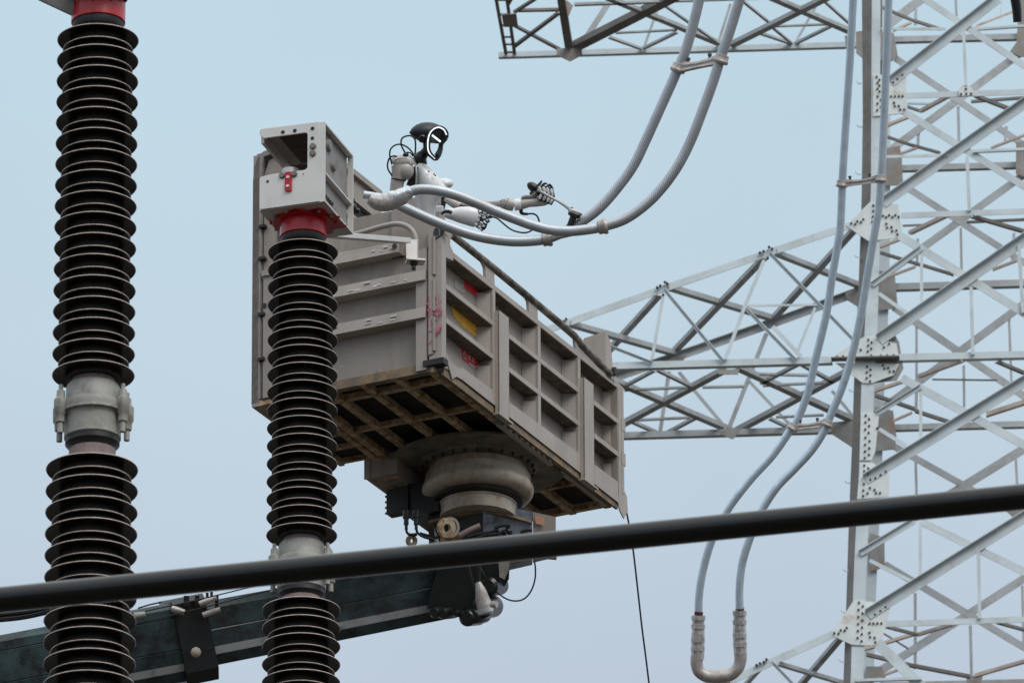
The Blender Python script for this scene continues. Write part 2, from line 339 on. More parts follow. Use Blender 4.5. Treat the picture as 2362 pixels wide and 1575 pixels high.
# --- middle crossarm
for a in [(1250,766,1308,745,17),(1308,745,1528,667,17),(1528,667,1771,584,17),(1771,584,1960,521,17)]: mem(*a, 'B', name='chord')
mem(1230,849,1920,830,17,'C',name='chord'); mem(1270,1008,1975,988,16,'C','R',name='chord',mt='galv_mid')
for a in [(1300,912,1415,872,23),(1415,872,1557,824,23),(1557,824,1779,747,23),(1779,747,1978,674,23)]: mem(*a, 'A', 'R', name='chord', mt='galv_mid')
for a in [(1532,671,1668,836,9,'A'),(1530,685,1504,832,7,'B'),(1400,799,1505,840,8,'A'),(1775,587,1975,794,9,'A'),(1763,603,1721,703,8,'B'),(1721,703,1673,832,8,'B'),(1721,715,1836,834,9,'A'),(1881,712,1838,818,6,'B'),(1720,708,1886,706,5,'B'),(1783,756,1846,823,9,'B')]:
    mem(*a, lift=.03)
for a in [(1768,768,1681,987,10,'B'),(1543,856,1523,992,9,'B'),(1566,857,1676,988,8,'B'),(1727,878,1832,990,7,'B'),(1919,901,1968,960,7,'B')]: mem(*a, pl='R', mt='galv_mid')
for a in [(1310,752,'F',1557,821,'R',17),(1385,836,'R',1523,684,'F',14),(1535,668,'F',1779,741,'R',17),(1557,816,'R',1765,600,'F',15),(1785,586,'F',1985,664,'R',16),(1785,738,'R',1975,530,'F',15)]:
    lmember(ptag(a[:3]), ptag(a[3:6]), V((0, 0, -1)), a[6]*S*1.0, a[6]*S*.6, 'P', 'diagonal_brace', 'galv_mid')
HB = hit(1560, 842, 0).z
for a in [(1390,1008,1680,854,16),(1330,848,1684,998,16),(1698,853,1975,980,17),(1694,1004,1965,860,16),(1435,896,1510,856,8),(1516,856,1598,896,9),(1458,976,1529,1008,9),(1529,1008,1606,967,9),(1756,889,1842,845,9),(1848,846,1922,887,9),(1775,967,1815,986,8),
    (1440,902,1592,895,5),(1620,896,1716,894,5),(1760,893,1900,886,5),(1470,973,1592,967,5),(1752,868,1866,871,6),(1790,963,1900,958,4)]:
    x1, y1, x2, y2, w_ = a
    lmember(hitz(x1, y1, HB), hitz(x2, y2, HB), V((0, 0, -1)), max(.03, w_*S*1.05), w_*S*.6, 'P', 'diagonal_brace', 'galv_mid')
# --- upper crossarm (seen from beneath)
mem(1150,127,1965,103,14,'C','R',name='chord'); mem(1965,103,2066,99,14,'C','R',name='chord')
for a in [(1196,29,1290,27,9),(1325,16,1507,10,9),(1507,10,1920,-4,6),(1143,-8,1167,126,9),(1168,-8,1187,126,9),(1290,-25,1313,118,22),(1326,116,1575,-10,27),(1380,-8,1520,50,15),(1520,50,1660,108,15),(1687,108,1915,-5,17),(1770,-5,1965,79,16),
    (1186,111,1290,33,9),(1181,60,1290,118,8),(1187,33,1245,-4,8),(1172,16,1184,-4,6),(1405,88,1480,115,8),(1484,115,1562,77,8),(1420,79,1562,72,4),(1750,80,1828,106,8),(1834,106,1924,62,8),(1785,66,1912,61,4),(1715,6,1772,52,5),(1782,66,1826,102,4),(1900,5,1962,60,5),
    (1535,18,1655,102,5)]:
    x1, y1, x2, y2, w_ = a
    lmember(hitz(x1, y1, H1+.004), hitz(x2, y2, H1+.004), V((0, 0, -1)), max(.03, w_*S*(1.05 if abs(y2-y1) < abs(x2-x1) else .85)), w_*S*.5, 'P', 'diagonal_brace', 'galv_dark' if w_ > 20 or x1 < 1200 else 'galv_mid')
for a in [(1335,112,1424,-25,14),(1484,112,1522,5,6),(1655,105,1685,10,6),(1832,103,1882,15,6)]: mem(*a, 'B', 'R', mt='galv_mid')
# battens between the twin end beams
bt = MB()
for y in (2, 35, 60, 87, 104, 122):
    xa = 1143+24*(y+8)/134; xb = 1168+19*(y+8)/134
    bt.prism([hitz(xa, y-1.5, H1-.004), hitz(xb, y-1.5, H1-.004), hitz(xb, y+1.5, H1-.004), hitz(xa, y+1.5, H1-.004)], V((0, 0, .01)))
bt.build('batten', M['galv_dark'], tower)
mbp = MB(); mbp.prism([hitz(x, y, H1-.02) for x, y in ((1157,33),(1191,31),(1195,60),(1162,61))], V((0, 0, -.012))); mbp.build('gusset_plate', M['gus_brown'], tower)
# --- lower crossarm
for a in [(1687,1569,1776,1528,17,'B'),(1776,1528,1925,1461,17,'B'),(1640,1590,1687,1569,17,'B'),(1780,1526,1832,1580,8,'A')]: mem(*a, name='chord' if a[4] > 10 else None)
for a in [(1792,1532,'F',1960,1582,'R',12),(1846,1584,'R',1940,1474,'F',14),(1718,1584,'R',1756,1542,'F',10)]:
    lmember(ptag(a[:3]), ptag(a[3:6]), V((0, 0, -1)), a[6]*S*1.0, a[6]*S*.6, 'P', 'diagonal_brace', 'galv_mid')
# --- gusset plates with bolts
def gusset(poly, off, mt, bolts=(), th=.012):
    mb = MB(); mb.prism([hit(x, y, off) for x, y in poly], TN*th); o = mb.build('gusset_plate', M[mt], tower)
    if bolts:
        rest = MB()
        for x, y in bolts:
            cnt['b'] = cnt.get('b', 0)+1; b = MB() if cnt['b'] <= 100 else rest
            b.lathe(hit(x, y, off)+TN*th, [(.0115, 0), (.0115, .014), (.007, .02)], 6, TN)
            if b is not rest: b.build('bolt', M['bolt'], o)
        if rest.v: rest.build('bolt_group', M['bolt'], o)['kind'] = 'stuff'
T1 = lambda pts: [(1960+x/5.85, y/5.85) for x, y in pts]
T2 = lambda pts: [(1960+x/5.85, 260+y/5.85) for x, y in pts]
T3 = lambda pts: [(1960+x/5.85, 520+y/5.85) for x, y in pts]
T4 = lambda pts: [(1960+x/5.85, 780+y/5.85) for x, y in pts]
T5 = lambda pts: [(1920+x/5.315, 1040+y/5.315) for x, y in pts]
T6 = lambda pts: [(1920+x/5.315, 1280+y/5.315) for x, y in pts]
gusset([(2014,174),(2060,174),(2090,180),(2092,250),(2083,263),(2014,270)], -.002, 'gusset', T1([(365,1050),(402,1090),(375,1130),(402,1168),(375,1212),(404,1247),(378,1315),(420,1360),(375,1408),(422,1450),(372,1498),(560,1312),(612,1312),(665,1310),(714,1310),(598,1398),(610,1443),(663,1443),(682,1490),(735,1490),(645,1080),(712,1025),(590,1125)]))
gusset([(1952,522),(2007,467),(2072,473),(2080,535),(2071,550),(2003,557)], -.002, 'gusset', T2([(320,1262),(318,1335),(312,1410),(306,1480),(450,1402),(492,1420),(533,1392),(576,1418),(618,1392),(662,1415),(22,1502),(75,1515),(105,1475),(152,1488),(185,1447),(495,1508),(565,1553)])+T3([(505,40),(565,35),(575,85),(630,78),(645,130)]))
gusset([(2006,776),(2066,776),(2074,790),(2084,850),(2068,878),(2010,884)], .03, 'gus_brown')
gusset([(1920,824),(1990,779),(2010,776),(2022,782),(2068,793),(2074,827)], -.002, 'gusset', T4([(252,30),(296,65),(250,105),(292,148),(245,185),(290,243),(240,268),(420,243),(508,240),(595,238),(598,32),(532,82),(462,130),(150,165),(552,262),(465,268)])+[(1931,824),(1945,823),(1938,827)])
gusset([(1928,838),(2074,840),(2061,866),(2012,884),(1990,884)], -.002, 'gusset', T4([(235,390),(282,432),(232,467),(280,507),(230,547),(275,588),(447,372),(470,415),(520,410),(542,457),(595,452)]))
mbx = MB(); mbx.box((hit(1918, 833, 0)+hit(2075, 829, 0))/2+TN*.05, (hit(2075, 829, 0)-hit(1918, 833, 0))/2, TN*.05, V((0, 0, .006))); mbx.build('gusset_plate', M['galv_dark'], tower)
gusset([(1986,953),(2028,954),(2019,1042),(2010,1062),(1983,1062)], -.004, 'gusset', T4([(217,1050),(263,1098),(213,1142),(262,1190),(210,1237),(257,1282),(213,1347),(268,1395),(210,1443),(264,1490),(208,1533),(372,1220)])+T5([(400,12),(450,52),(398,90)]))
gusset([(1984,1067),(2014,1068),(2052,1094),(2050,1146),(1977,1152)], -.002, 'gusset', T5([(392,183),(442,218),(390,253),(440,288),(388,408),(462,458),(380,488),(518,480),(432,523),(537,520),(585,518),(378,556),(468,358),(528,340),(592,300),(655,258)]))
gusset([(1969,1385),(2055,1391),(2040,1459),(2020,1489),(1965,1487),(1924,1468),(1922,1455),(1954,1408)], -.002, 'gusset', T6([(327,587),(375,632),(322,673),(370,717),(318,760),(367,805),(316,848),(365,890),(314,933),(362,973),(310,1018),(358,1058),(457,842),(505,842),(553,840),(602,840),(455,955),(463,1008),(520,1016),(528,1070),(25,960),(77,965),(105,925),(152,930),(178,895),(525,733),(590,690),(655,645)]))
for poly, off in [([(2030,75),(2062,78),(2071,130),(2058,142),(2030,142)], 1.64), ([(1974,75),(1995,72),(1995,140),(1975,124)], 1.5), ([(2352,-20),(2410,-20),(2410,135),(2352,132),(2330,120),(2345,98)], 1.6),
    ([(2045,342),(2076,338),(2080,365),(2083,420),(2070,428),(2042,430)], 1.64), ([(2344,330),(2402,322),(2402,422),(2343,402)], 1.6), ([(2028,625),(2064,632),(2070,700),(2060,712),(2025,718)], 1.64),
    ([(1950,678),(1990,655),(1990,715),(1953,692)], 1.64), ([(2018,938),(2060,948),(2068,1008),(2064,1036),(2018,1042)], 1.64), ([(1912,975),(1972,970),(1972,1036),(1920,1002)], 1.6),
    ([(2006,1230),(2040,1240),(2041,1300),(2028,1312),(2006,1318)], 1.64), ([(1997,1537),(2034,1537),(2044,1565),(1997,1578)], 1.64), ([(2318,1176),(2402,1165),(2402,1200),(2340,1196)], 1.6),
    ([(1284,113),(1342,112),(1343,128),(1315,143),(1284,128)], 1.55), ([(1307,2),(1322,14),(1312,38),(1296,30)], 1.4), ([(1652,854),(1706,852),(1702,864),(1658,864)], -.01), ([(1656,994),(1708,990),(1700,1004),(1690,1013),(1662,1003)], 1.6),
    ([(1535,830),(1585,815),(1575,835),(1540,838)], 1.62), ([(2228,1560),(2268,1556),(2262,1578),(2232,1580)], 1.5), ([(1948,84),(1972,84),(1972,112),(1952,112)], 1.55)]:
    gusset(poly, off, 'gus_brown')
gusset([(2212,205),(2220,198),(2230,196),(2243,206),(2246,222),(2212,223)], -.02, 'gusset', [(2217,219),(2228,207),(2229,218),(2240,218)])
# nodes on the crossarm chord
nd = MB()
for x, y in ((1516,664),(1523,660),(1534,652),(1539,655),(1530,681),(1753,584),(1761,581),(1774,571),(1781,575),(1771,596),(1745,1534),(1753,1530),(1762,1527),(1768,1521),(1300,742),(1306,737)):
    nd.lathe(hit(x, y, -.02), [(.014, 0), (.014, .02), (.008, .03)], 6, TN)
nd.build('bolt_group', M['bolt'], tower)['kind'] = 'stuff'
# step bolts
for x, y in ((1988,193),(1989,293),(1986,402),(1984,593),(1971,902),(1961,1113),(1957,1316),(1953,1412),(1948,1525)):
    mb = MB(); mb.tube(catmull([hit(x, y, .05), hit(x-8, y, .03), hit(x-12, y-5, .03)], .01), .006, 8); mb.build('step_bolt', M['galv'], tower)

# ================================================================== CONDUCTORS
def strand(pts, r, n=9, lay=.15, step=.004, amp=.05, cut=None):
    path = catmull(pts, step); mb = MB(); rings = []; prev = None; L = 0; N = len(path); seg = n*4
    for i, p in enumerate(path):
        t = (path[min(i+1, N-1)]-path[max(i-1, 0)]).normalized()
        if prev is None: x = (V((0, 1, 0))-t*t.y).normalized()
        else: x = (prev-t*prev.dot(t)).normalized()
        prev = x; y = t.cross(x)
        if i: L += (p-path[i-1]).length
        ph = 2*math.pi*L/lay; ring = []
        for k in range(seg):
            q = k % 4; rr = r*(1-amp*(0 if q == 2 else (.25 if q in (1, 3) else 1.6)))
            an = 2*math.pi*k/seg-ph
            ring.append(p+x*(rr*math.cos(an))+y*(rr*math.sin(an)))
        rings.append(ring)
    mb.loft(rings, True, True); mb.sharp = False; return mb
cA = [(935,449),(950,441),(975,437),(1010,440),(1050,450),(1100,469),(1142,487),(1184,503.6),(1226,519),(1268,530),(1310,533.5),(1352,530),(1390,523),(1441,506),(1491,471),(1531,429),(1566,379),(1595,321),(1620,257),(1645,189),(1663,132),(1684,71),(1706,0),(1724,-60)]
cA2 = [(900,462),(925,475),(960,492),(1010,514),(1060,533),(1100,545),(1142,553),(1184,557),(1226,556),(1261,551),(1300,535),(1348,507),(1388,475),(1431,425),(1463,379),(1491,321),(1520,257),(1549,193),(1565,156),(1581,118),(1599,57),(1613,0),(1626,-60)]
cB1 = [(1971,-60),(1968,0),(1959.5,156),(1948,332),(1943,421),(1939,517),(1933,560),(1921,630),(1906,725),(1883,821),(1862,909),(1838,970),(1819,998),(1783,1049),(1738,1098),(1702,1142),(1674,1182),(1652,1222),(1636,1262),(1621,1318),(1613,1370),(1611,1416)]
cB2 = [(2051,-60),(2049.7,0),(2044,156),(2037,332),(2032,421),(2027,481),(2017,540),(2001.6,630),(1986,725),(1967,813),(1944,889),(1917,955),(1903,990),(1874,1036),(1835,1079),(1795,1120),(1764,1165),(1742,1210),(1726,1252),(1712,1300),(1706,1353),(1706,1404)]
DA, DA2, DB = 60.6, 60.85, 72.0
def dA(i, n): return DA
o = strand([P(x, y, DA) for x, y in cA], m(12, DA)).build('conductor', M['cable_grey'])
tag(o, 'silver jumper cable crossing the robot chest, the upper one of its pair', 'cable', 'twin jumper cables at the platform')
cond1 = o
o = strand([P(x, y, DA2) for x, y in cA2], m(12, DA2)).build('conductor', M['cable_grey'])
tag(o, 'silver jumper cable sagging lowest, under the robot hands', 'cable', 'twin jumper cables at the platform')
o = strand([P(x, y, DB) for x, y in cB1], m(9.3, DB), amp=.035).build('conductor', M['cable'])
tag(o, 'left stranded cable of the pair hanging before the tower leg down to the forked clamp', 'cable', 'twin cables before the tower leg')
o = strand([P(x, y, DB-.1) for x, y in cB2], m(9.3, DB), amp=.035).build('conductor', M['cable'])
tag(o, 'right stranded cable of the pair hanging before the tower leg down to the forked clamp', 'cable', 'twin cables before the tower leg')
# sleeve on the near cable, and crimped lug
mb = MB(); mb.tube(catmull(PP([(856,452),(868,462),(888,467),(908,464),(925,455)], DA), .01), .001, 4)
def rtube(mb, pts, d, radpx, seg=20, step=.01, caps=True, squash=None):
    q = [P(x, y, d if not isinstance(d, (list, tuple)) else d[i]) for i, (x, y) in enumerate(pts)]
    path = catmull(q, step); n = len(path); k = len(radpx)
    dd = d if not isinstance(d, (list, tuple)) else d[0]
    rr = []
    for i in range(n):
        t = i/(n-1)*(k-1); j = min(int(t), k-2); rr.append(m(radpx[j]+(radpx[j+1]-radpx[j])*(t-j), dd))
    mb.tube(path, rr, seg, caps, squash=squash)
mb = MB(); rtube(mb, [(852,458),(868,466),(888,468),(908,462),(922,455)], DA, [13,19,21,21,19]); mb.build('cable_lug', M['cast_light'], cond1)
mb = MB(); rtube(mb, [(905,462),(922,454),(938,446),(950,442)], DA, [20,21,19,15], 24)
for i, v in enumerate(mb.v): mb.v[i] = v+noise.noise_vector(v*18)*.014
mb.build('foil_wrap', M['foil'], cond1)
mb = strand(PP([(838,449),(880,455)], 61.2), m(9, 61)); mb.build('cable_stub', M['cable_grey'], cond1)
# spacers
def spacer(p, q, d, r, tp, tq, lab, grp, dq=0.):
    """two clamp rings round the cables and a bolted bar between them"""
    A = P(p[0], p[1], d); B = P(q[0], q[1], d+dq); t = thing('cable_spacer', (A+B)/2, lab, 'spacer clamp', grp)
    ta = (P(tp[0], tp[1], d)-A).normalized(); tb = (P(tq[0], tq[1], d+dq)-B).normalized()
    for X, tx in ((A, ta), (B, tb)):
        mb = MB(); mb.lathe(X-tx*r*1.1, [(r*1.04, r*.2), (r*1.35, r*.2), (r*1.5, r*.5), (r*1.5, r*.8), (r*1.34, r*1.0), (r*1.32, r*1.9), (r*1.04, r*2.0)], 28, tx, caps=False); mb.build('clamp_ring', M['cast'], t)
    ax = (B-A).normalized(); tm = (ta+tb).normalized(); tm = (tm-ax*tm.dot(ax)).normalized(); nn = ax.cross(tm)
    L = (B-A).length; mb = MB(); rings = []
    for k in range(13):
        s = k/12; c = A+ax*(r*1.2+(L-2.4*r)*s)-tm*(r*(.35 if tm.dot(Up) < 0 else -.35)*-1*math.sin(math.pi*s)*.6); h = r*(.95-.30*math.sin(math.pi*s)); dd = r*.5
        rings.append([c+tm*h+nn*dd*.6, c+tm*h*.3+nn*dd, c-tm*h*.3+nn*dd*.72, c-tm*h+nn*dd, c-tm*h-nn*dd, c+tm*h-nn*dd*.6])
    mb.loft(rings, True, False); mb.build('bar', M['cast'], t)
    for s in (.22, .72):
        c = A+(B-A)*s; mb = MB(); mb.lathe(c-tm*r*.2, [(r*.28, 0), (r*.28, r*1.35), (r*.42, r*1.4), (r*.42, r*1.75), (r*.2, r*1.9)], 8, (tm*-1 if tm.dot(Up) < 0 else tm)+nn*.0); mb.build('bolt', M['bolt'], t)
spacer((1565,157), (1664,137), DA2, m(12, DA), (1575,130), (1674,104), 'two-ring spacer clamp high on the jumper cables near the upper crossarm', 'spacer clamps', DA-DA2)
spacer((1262,551), (1390,523), DA2, m(12.5, DA), (1230,556), (1352,530), 'two-ring spacer clamp the robot is tightening with its wrench', 'spacer clamps', DA-DA2)
spacer((1942,424), (2032,412), DB, m(9.3, DB), (1944,400), (2033,390), 'two-ring spacer clamp on the tower cables, upper one beside the leg', 'spacer clamps', -.1)
spacer((1829,985), (1908,976), DB, m(9.3, DB), (1840,966), (1917,955), 'two-ring spacer clamp on the tower cables, lower one beside the bottom chord', 'spacer clamps', -.1)
# forked terminal at the bottom of the tower cables
ft = thing('forked_terminal', P(1655, 1590, DB), 'U shaped cast aluminium cable terminal with two wrapped sleeves at the bottom edge', 'cable terminal')
for pts, lab in (([(1611,1419),(1610,1470),(1609,1520)], 'l'), ([(1706,1408),(1706,1460),(1708,1511)], 'r')):
    mb = MB(); path = catmull(PP(pts, DB), .03); n = len(path)
    rr = [m(14+ (1.2 if (i//4) % 2 else 0)+(1.2 if i > n*.72 else 0), DB) for i in range(n)]
    mb.tube(path, rr, 8); mb.smf = [False]*len(mb.smf); mb.build('sleeve', M['cast_light'], ft)
    for s_ in (.02, .27, .52, .74):
        i = int(s_*(n-1)); mb = MB(); mb.tube([path[i], path[min(i+1, n-1)]], m(16.3, DB), 12); mb.smf = [False]*len(mb.smf); mb.build('sleeve_band', M['cast_light'], ft)
    mb = MB(); p = P(*pts[0], DB); q = P(pts[0][0]+1, pts[0][1]-9, DB); mb.tube([p, q], m(10.2, DB), 16); mb.build('tape_band', M['maroon'], ft)
mb = MB(); rtube(mb, [(1608,1512),(1607,1530),(1613,1548),(1632,1559),(1656,1560),(1684,1555),(1702,1540),(1708,1520),(1708,1505)], DB, [15,14,14,15,16,15,14,14,15], 20); mb.build('fork', M['cast'], ft)
mb = MB(); c = (P(1628,1560,DB)+P(1684,1600,DB))/2; mb.box(c, Rt*m(28, DB), Up*m(22, DB), Fw*.03); mb.build('stem', M['cast'], ft)

# ================================================================== POST INSULATORS
def column(cx, top_y, n_up, pitch, x_low, yc_flange, d, big, label, first_low, bigL, reds, n_low=10):
    """cx,top_y: photo position of the topmost shed; everything is laid out downwards along the vertical"""
    s = d/FPX; ce = math.cos(E0)
    base = P(cx, top_y, d)
    t = thing('post_insulator', base+V((0, 0, -4)), label, 'insulator', 'ribbed black post insulators')
    Z = lambda dy: V((0, 0, -dy*s/ce))        # dy in photo pixels measured down from the first shed
    def sheds(y0, n, R, parent, name):
        prof = []; mats = []; core = R*.66; small = R*.86; p = pitch*s/ce; rim = .0068*R/.22
        def add(r, h, mi=0):
            prof.append((r, h)); mats.append(mi)
        add(core, -(y0)*s/ce+p*.22)
        for i in range(n):
            for rad, ph in ((R, 0.), (small, .5)):
                if rad == small and i == n-1: continue
                h = -(y0*s/ce)-(i+ph)*p
                add(core, h+p*.17); add(rad*.97, h+p*.035); add(rad*.995, h+p*.022, 1); add(rad, h-rim*.2, 0); add(rad*.985, h-rim); add(core*1.02, h+p*.02*0-rim+p*.10)
        add(core, -(y0*s/ce)-(n-1)*p-p*.25)
        mb = MB(); mb.lathe(base, prof, 72, mats=mats[:-1]); return mb.build(name, [M['rubber'], M['rim']], parent)
    R = big*s; RL = bigL*s
    sheds(0, n_up, R, t, 'ribbed_housing')
    # red collar on top and its dark ring
    mb = MB(); k = R/.221
    mb.lathe(base, [(.118*k, .035*k), (.132*k, .05*k), (.139*k, .062*k), (.139*k, .097*k)]); mb.build('neck_ring', M['darkmetal'], t)
    mb = MB(); mb.lathe(base, [(.135*k, .095*k), (.147*k, .103*k), (.148*k, .27*k), (.150*k, .30*k)]); mb.build('red_collar', M['red'], t)
    mb = MB(); mb.lathe(base, [(.105*k, .02), (.105*k, .085*k)]); mb.build('end_ring', M['pinkring'], t)
    # middle flange joint
    yb = (n_up-1)*pitch; fb = base+Z(yb)
    mb = MB(); mb.lathe(fb, [(.118*k, -.02), (.118*k, -.085*k)]); mb.build('end_ring', M['pinkring'], t)
    fl = MB(); fl.lathe(fb, [(.120*k, -.055*k), (.138*k, -.062*k), (.145*k, -.075*k), (.146*k, -.16*k), (.158*k, -.172*k), (.175*k, -.180*k), (.178*k, -.205*k), (.176*k, -.212*k), (.178*k, -.235*k), (.158*k, -.242*k), (.154*k, -.25*k), (.152*k, -.365*k), (.146*k, -.37*k)], 48)
    fo = fl.build('flange_joint', M['flange'], t)
    mb = MB(); mb.lathe(fb, [(.145*k, -.368*k), (.146*k, -.40*k), (.125*k, -.425*k), (.122*k, -.45*k)]); mb.build('neck_ring', M['darkmetal'], t)
    for an in (R_(-28), R_(12), R_(165), R_(205), R_(80), R_(110)):
        dx = V((math.cos(an), math.sin(an), 0))
        lg = MB(); c0 = fb+dx*.185*k
        lg.lathe(c0+V((0, 0, -.36*k)), [(.016*k, 0), (.016*k, .055*k), (.026*k, .06*k), (.028*k, .10*k), (.036*k, .11*k), (.037*k, .19*k), (.024*k, .20*k), (.022*k, .24*k), (.012*k, .245*k), (.012*k, .275*k)], 8)
        lg.build('bolt', M['flange'], fo)
    y1 = first_low-top_y
    mb = MB(); lb = base+Z(y1); mb.lathe(lb, [(.125*k, .02), (.125*k, .11*k)]); mb.build('end_ring', M['pinkring'], t)
    sheds(y1, n_low, RL, t, 'ribbed_housing')
    return t, base
ins1, base1 = column(226, 94, 17, 48.2, 213, 945, 51.7, 94, 'thick ribbed black post insulator at the far left with a grey flange joint midway', 1078, 104.5, True, 12)
ins2, base2 = column(699, 583, 17, 40.4, 692, 1310, 60.0, 81, 'ribbed black post insulator before the platform, topped by the white box bracket', 1398, 89, True, 7)
# plates above the first insulator
mb = MB(); mb.prism([P(x, y, 51.7) for x, y in ((88,-2),(171,37),(171,-45),(60,-45))], V((0, .02, 0))); mb.build('top_plate', M['alu_in'], ins1)
mb = MB(); mb.lathe(P(226, -6, 51.7), [(.12, 0), (.165, .0), (.165, .09), (.12, .09)]); mb.build('top_flange', M['darkmetal'], ins1)
for dx in (-46, -12, 30, 52):
    mb = MB(); mb.ell(P(226+dx, -2+abs(dx)*.04, 51.5), Rt*.012, Up*.012, Fw*.012, 10, 6); mb.build('bolt', M['red'], ins1)

# ---- white aluminium box bracket on the second insulator
DBk = 59.9
fa = R_(18); bb = V((-math.cos(fa), math.sin(fa), 0)); ba = V((math.sin(fa), math.cos(fa), 0)); zz = V((0, 0, 1))
K0 = P(737, 466, DBk-.1)              # near lower corner
sk = FPX/DBk
bk = thing('x', (0, 0, 0), '', ''); bpy.data.objects.remove(bk)
brk = MB()
W_, D_, H_ = .405, .55, .545
def Bp(u, v, z): return K0+bb*u+ba*v+zz*z
def bbx(mb, u0, u1, v0, v1, z0, z1): mb.box(Bp((u0+u1)/2, (v0+v1)/2, (z0+z1)/2), bb*((u1-u0)/2), ba*((v1-v0)/2), zz*((z1-z0)/2))
# front C-shaped plate
def bpix(x, y):                       # pixel on the front plane of the bracket
    d = rdir(x, y); return CAM+d*((K0-CAM).dot(ba)/d.dot(ba))
z3 = lambda x, y: (560+x/4.612, 260+y/4.612)
front = [(820,94),(825,930),(812,944),(190,1031),(176,1022),(176,705),(190,683),(300,655),(640,612),(668,603),(686,585),(688,235),(680,216),(660,214),(250,270),(225,276),(184,245),(184,180),(200,172)]
mb = MB(); mb.prism([bpix(*z3(x, y)) for x, y in front], ba*.012)
bracket = mb.build('terminal_bracket', M['alu'], ins2, bevel=.003)
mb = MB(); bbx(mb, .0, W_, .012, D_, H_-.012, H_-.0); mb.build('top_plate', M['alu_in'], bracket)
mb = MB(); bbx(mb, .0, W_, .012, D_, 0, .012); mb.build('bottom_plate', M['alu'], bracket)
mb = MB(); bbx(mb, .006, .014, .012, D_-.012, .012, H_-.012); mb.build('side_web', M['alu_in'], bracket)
mb = MB()
bbx(mb, -.035, .0, .0, D_, H_-.012, H_); bbx(mb, -.035, .0, .0, D_, 0, .012); bbx(mb, -.035, .0, D_-.012, D_, .012, H_-.012); bbx(mb, -.035, 0, .0, .012, .012, H_-.012); bbx(mb, -.028, .006, .012, D_-.012, .205, .216)
mb.build('side_frame', M['alu'], bracket, bevel=.002)
mb = MB(); bbx(mb, .015, W_-.10, .02, D_-.02, H_-.016, H_-.0125); mb.build('top_underside', M['dark_in'], bracket)  # dark brown sheet just below the top plate
mb = MB(); bbx(mb, W_-.02, W_, .04, D_-.03, H_-.07, H_-.012); mb.build('top_lip', M['alu'], bracket)
mb = MB(); mb.lathe(Bp(.25, .16, .10), [(.055, 0), (.055, .22)], 24); mb.build('inner_post', M['alu'], bracket)
tb = MB(); tb.prism([bpix(*z3(x, y))-ba*.002 for x, y in ((456,640),(524,636),(522,832),(512,840),(460,842),(452,835))], -ba*.012); tbo = tb.build('marker_tab', M['tabred'], bracket)
for x, y in ((487,695), (484,790)):
    b = MB(); b.lathe(bpix(*z3(x, y))-ba*.014, [(.011, 0), (.009, .006)], 12, -ba); b.build('rivet', M['white'], tbo)
for x, y, r in ((420,670,.02),(550,655,.02),(748,360,.021),(746,436,.021)):
    b = MB(); b.lathe(bpix(*z3(x, y))-ba*.002, [(r, 0), (r, .008), (r*.8, .014)], 16, -ba); b.build('plug', M['galv_dark'], bracket)
for x, y, r in ((427,209,.013),(554,193,.013),(742,170,.013),(741,273,.012),(265,733,.009),(645,655,.004)):
    b = MB(); b.lathe(bpix(*z3(x, y))-ba*.001, [(r, 0), (r*.9, .003)], 14, -ba); b.build('hole', M['black'], bracket)
for x, y in ((880,895),(905,925),(925,950),(945,970),(850,870)):     # bolt heads on the web
    d = rdir(*z3(x, y)); q = K0+bb*.004; p = CAM+d*((q-CAM).dot(bb)/d.dot(bb)); b = MB(); b.lathe(p, [(.012, 0), (.012, .01)], 6, -bb); b.build('bolt', M['darkmetal'], bracket)
for x, y, r in ((905,350,.045), (955,575,.035)):
    d = rdir(*z3(x, y)); q = K0+bb*.004; p = CAM+d*((q-CAM).dot(bb)/d.dot(bb)); b = MB(); b.lathe(p, [(r, 0), (r*.8, .02), (r*.4, .022)], 24, -bb); b.build('boss', M['galv_dark'], bracket)
# red paint splashed on the bottom plate around the collar
cc = base2+V((0, 0, .30)); zb = K0.z-.002; b = MB(); n = 40; ring = []
for k in range(n):
    an = 2*math.pi*k/n; r = .215+.05*noise.noise(V((math.cos(an)*2, math.sin(an)*2, 3)))+.025*math.sin(an*9)
    ring.append(V((base2.x+r*math.cos(an)*.98+.03, base2.y+r*math.sin(an)+.02, zb)))
b.prism(ring, V((0, 0, -.002))); b.build('paint_splash', M['red'], bracket)
b = MB(); b.lathe(V((base2.x, base2.y, base2.z+.27)), [(.150, .0), (.152, .02), (.19, zb-base2.z-.285)], 40); b.build('collar_skirt', M['red'], ins2)
for k in range(12):
    an = 2*math.pi*k/12; b = MB(); b.lathe(V((base2.x+.205*math.cos(an), base2.y+.205*math.sin(an), zb)), [(.010, 0), (.010, -.012), (.005, -.016)], 8); b.build('bolt', M['flange'] if k % 3 else M['red'], bracket)

# ================================================================== AERIAL WORK PLATFORM
PA = R_(63.9); pa = V((math.cos(PA), math.sin(PA), 0)); pb = V((-math.sin(PA), math.cos(PA), 0))
O0 = P(1018, 848, 62)
def L(a, b, z): return O0+pa*a+pb*b+zz*z
plat = thing('aerial_work_platform', O0+pa*1.36+pb*.52+zz*-1, 'beige-grey steel lift basket on a drum turntable and dark telescopic boom', 'lift platform')
def lb(mb, a0, a1, b0, b1, z0, z1): mb.box(L((a0+a1)/2, (b0+b1)/2, (z0+z1)/2), pa*(abs(a1-a0)/2), pb*(abs(b1-b0)/2), zz*(abs(z1-z0)/2))
def lpix(x, y, axis, val):           # pixel onto plane a=val or b=val or z=val
    nrm = {'a': pa, 'b': pb, 'z': zz}[axis]; q = O0+nrm*val; d = rdir(x, y); return CAM+d*((q-CAM).dot(nrm)/d.dot(nrm))
AL = 2.72
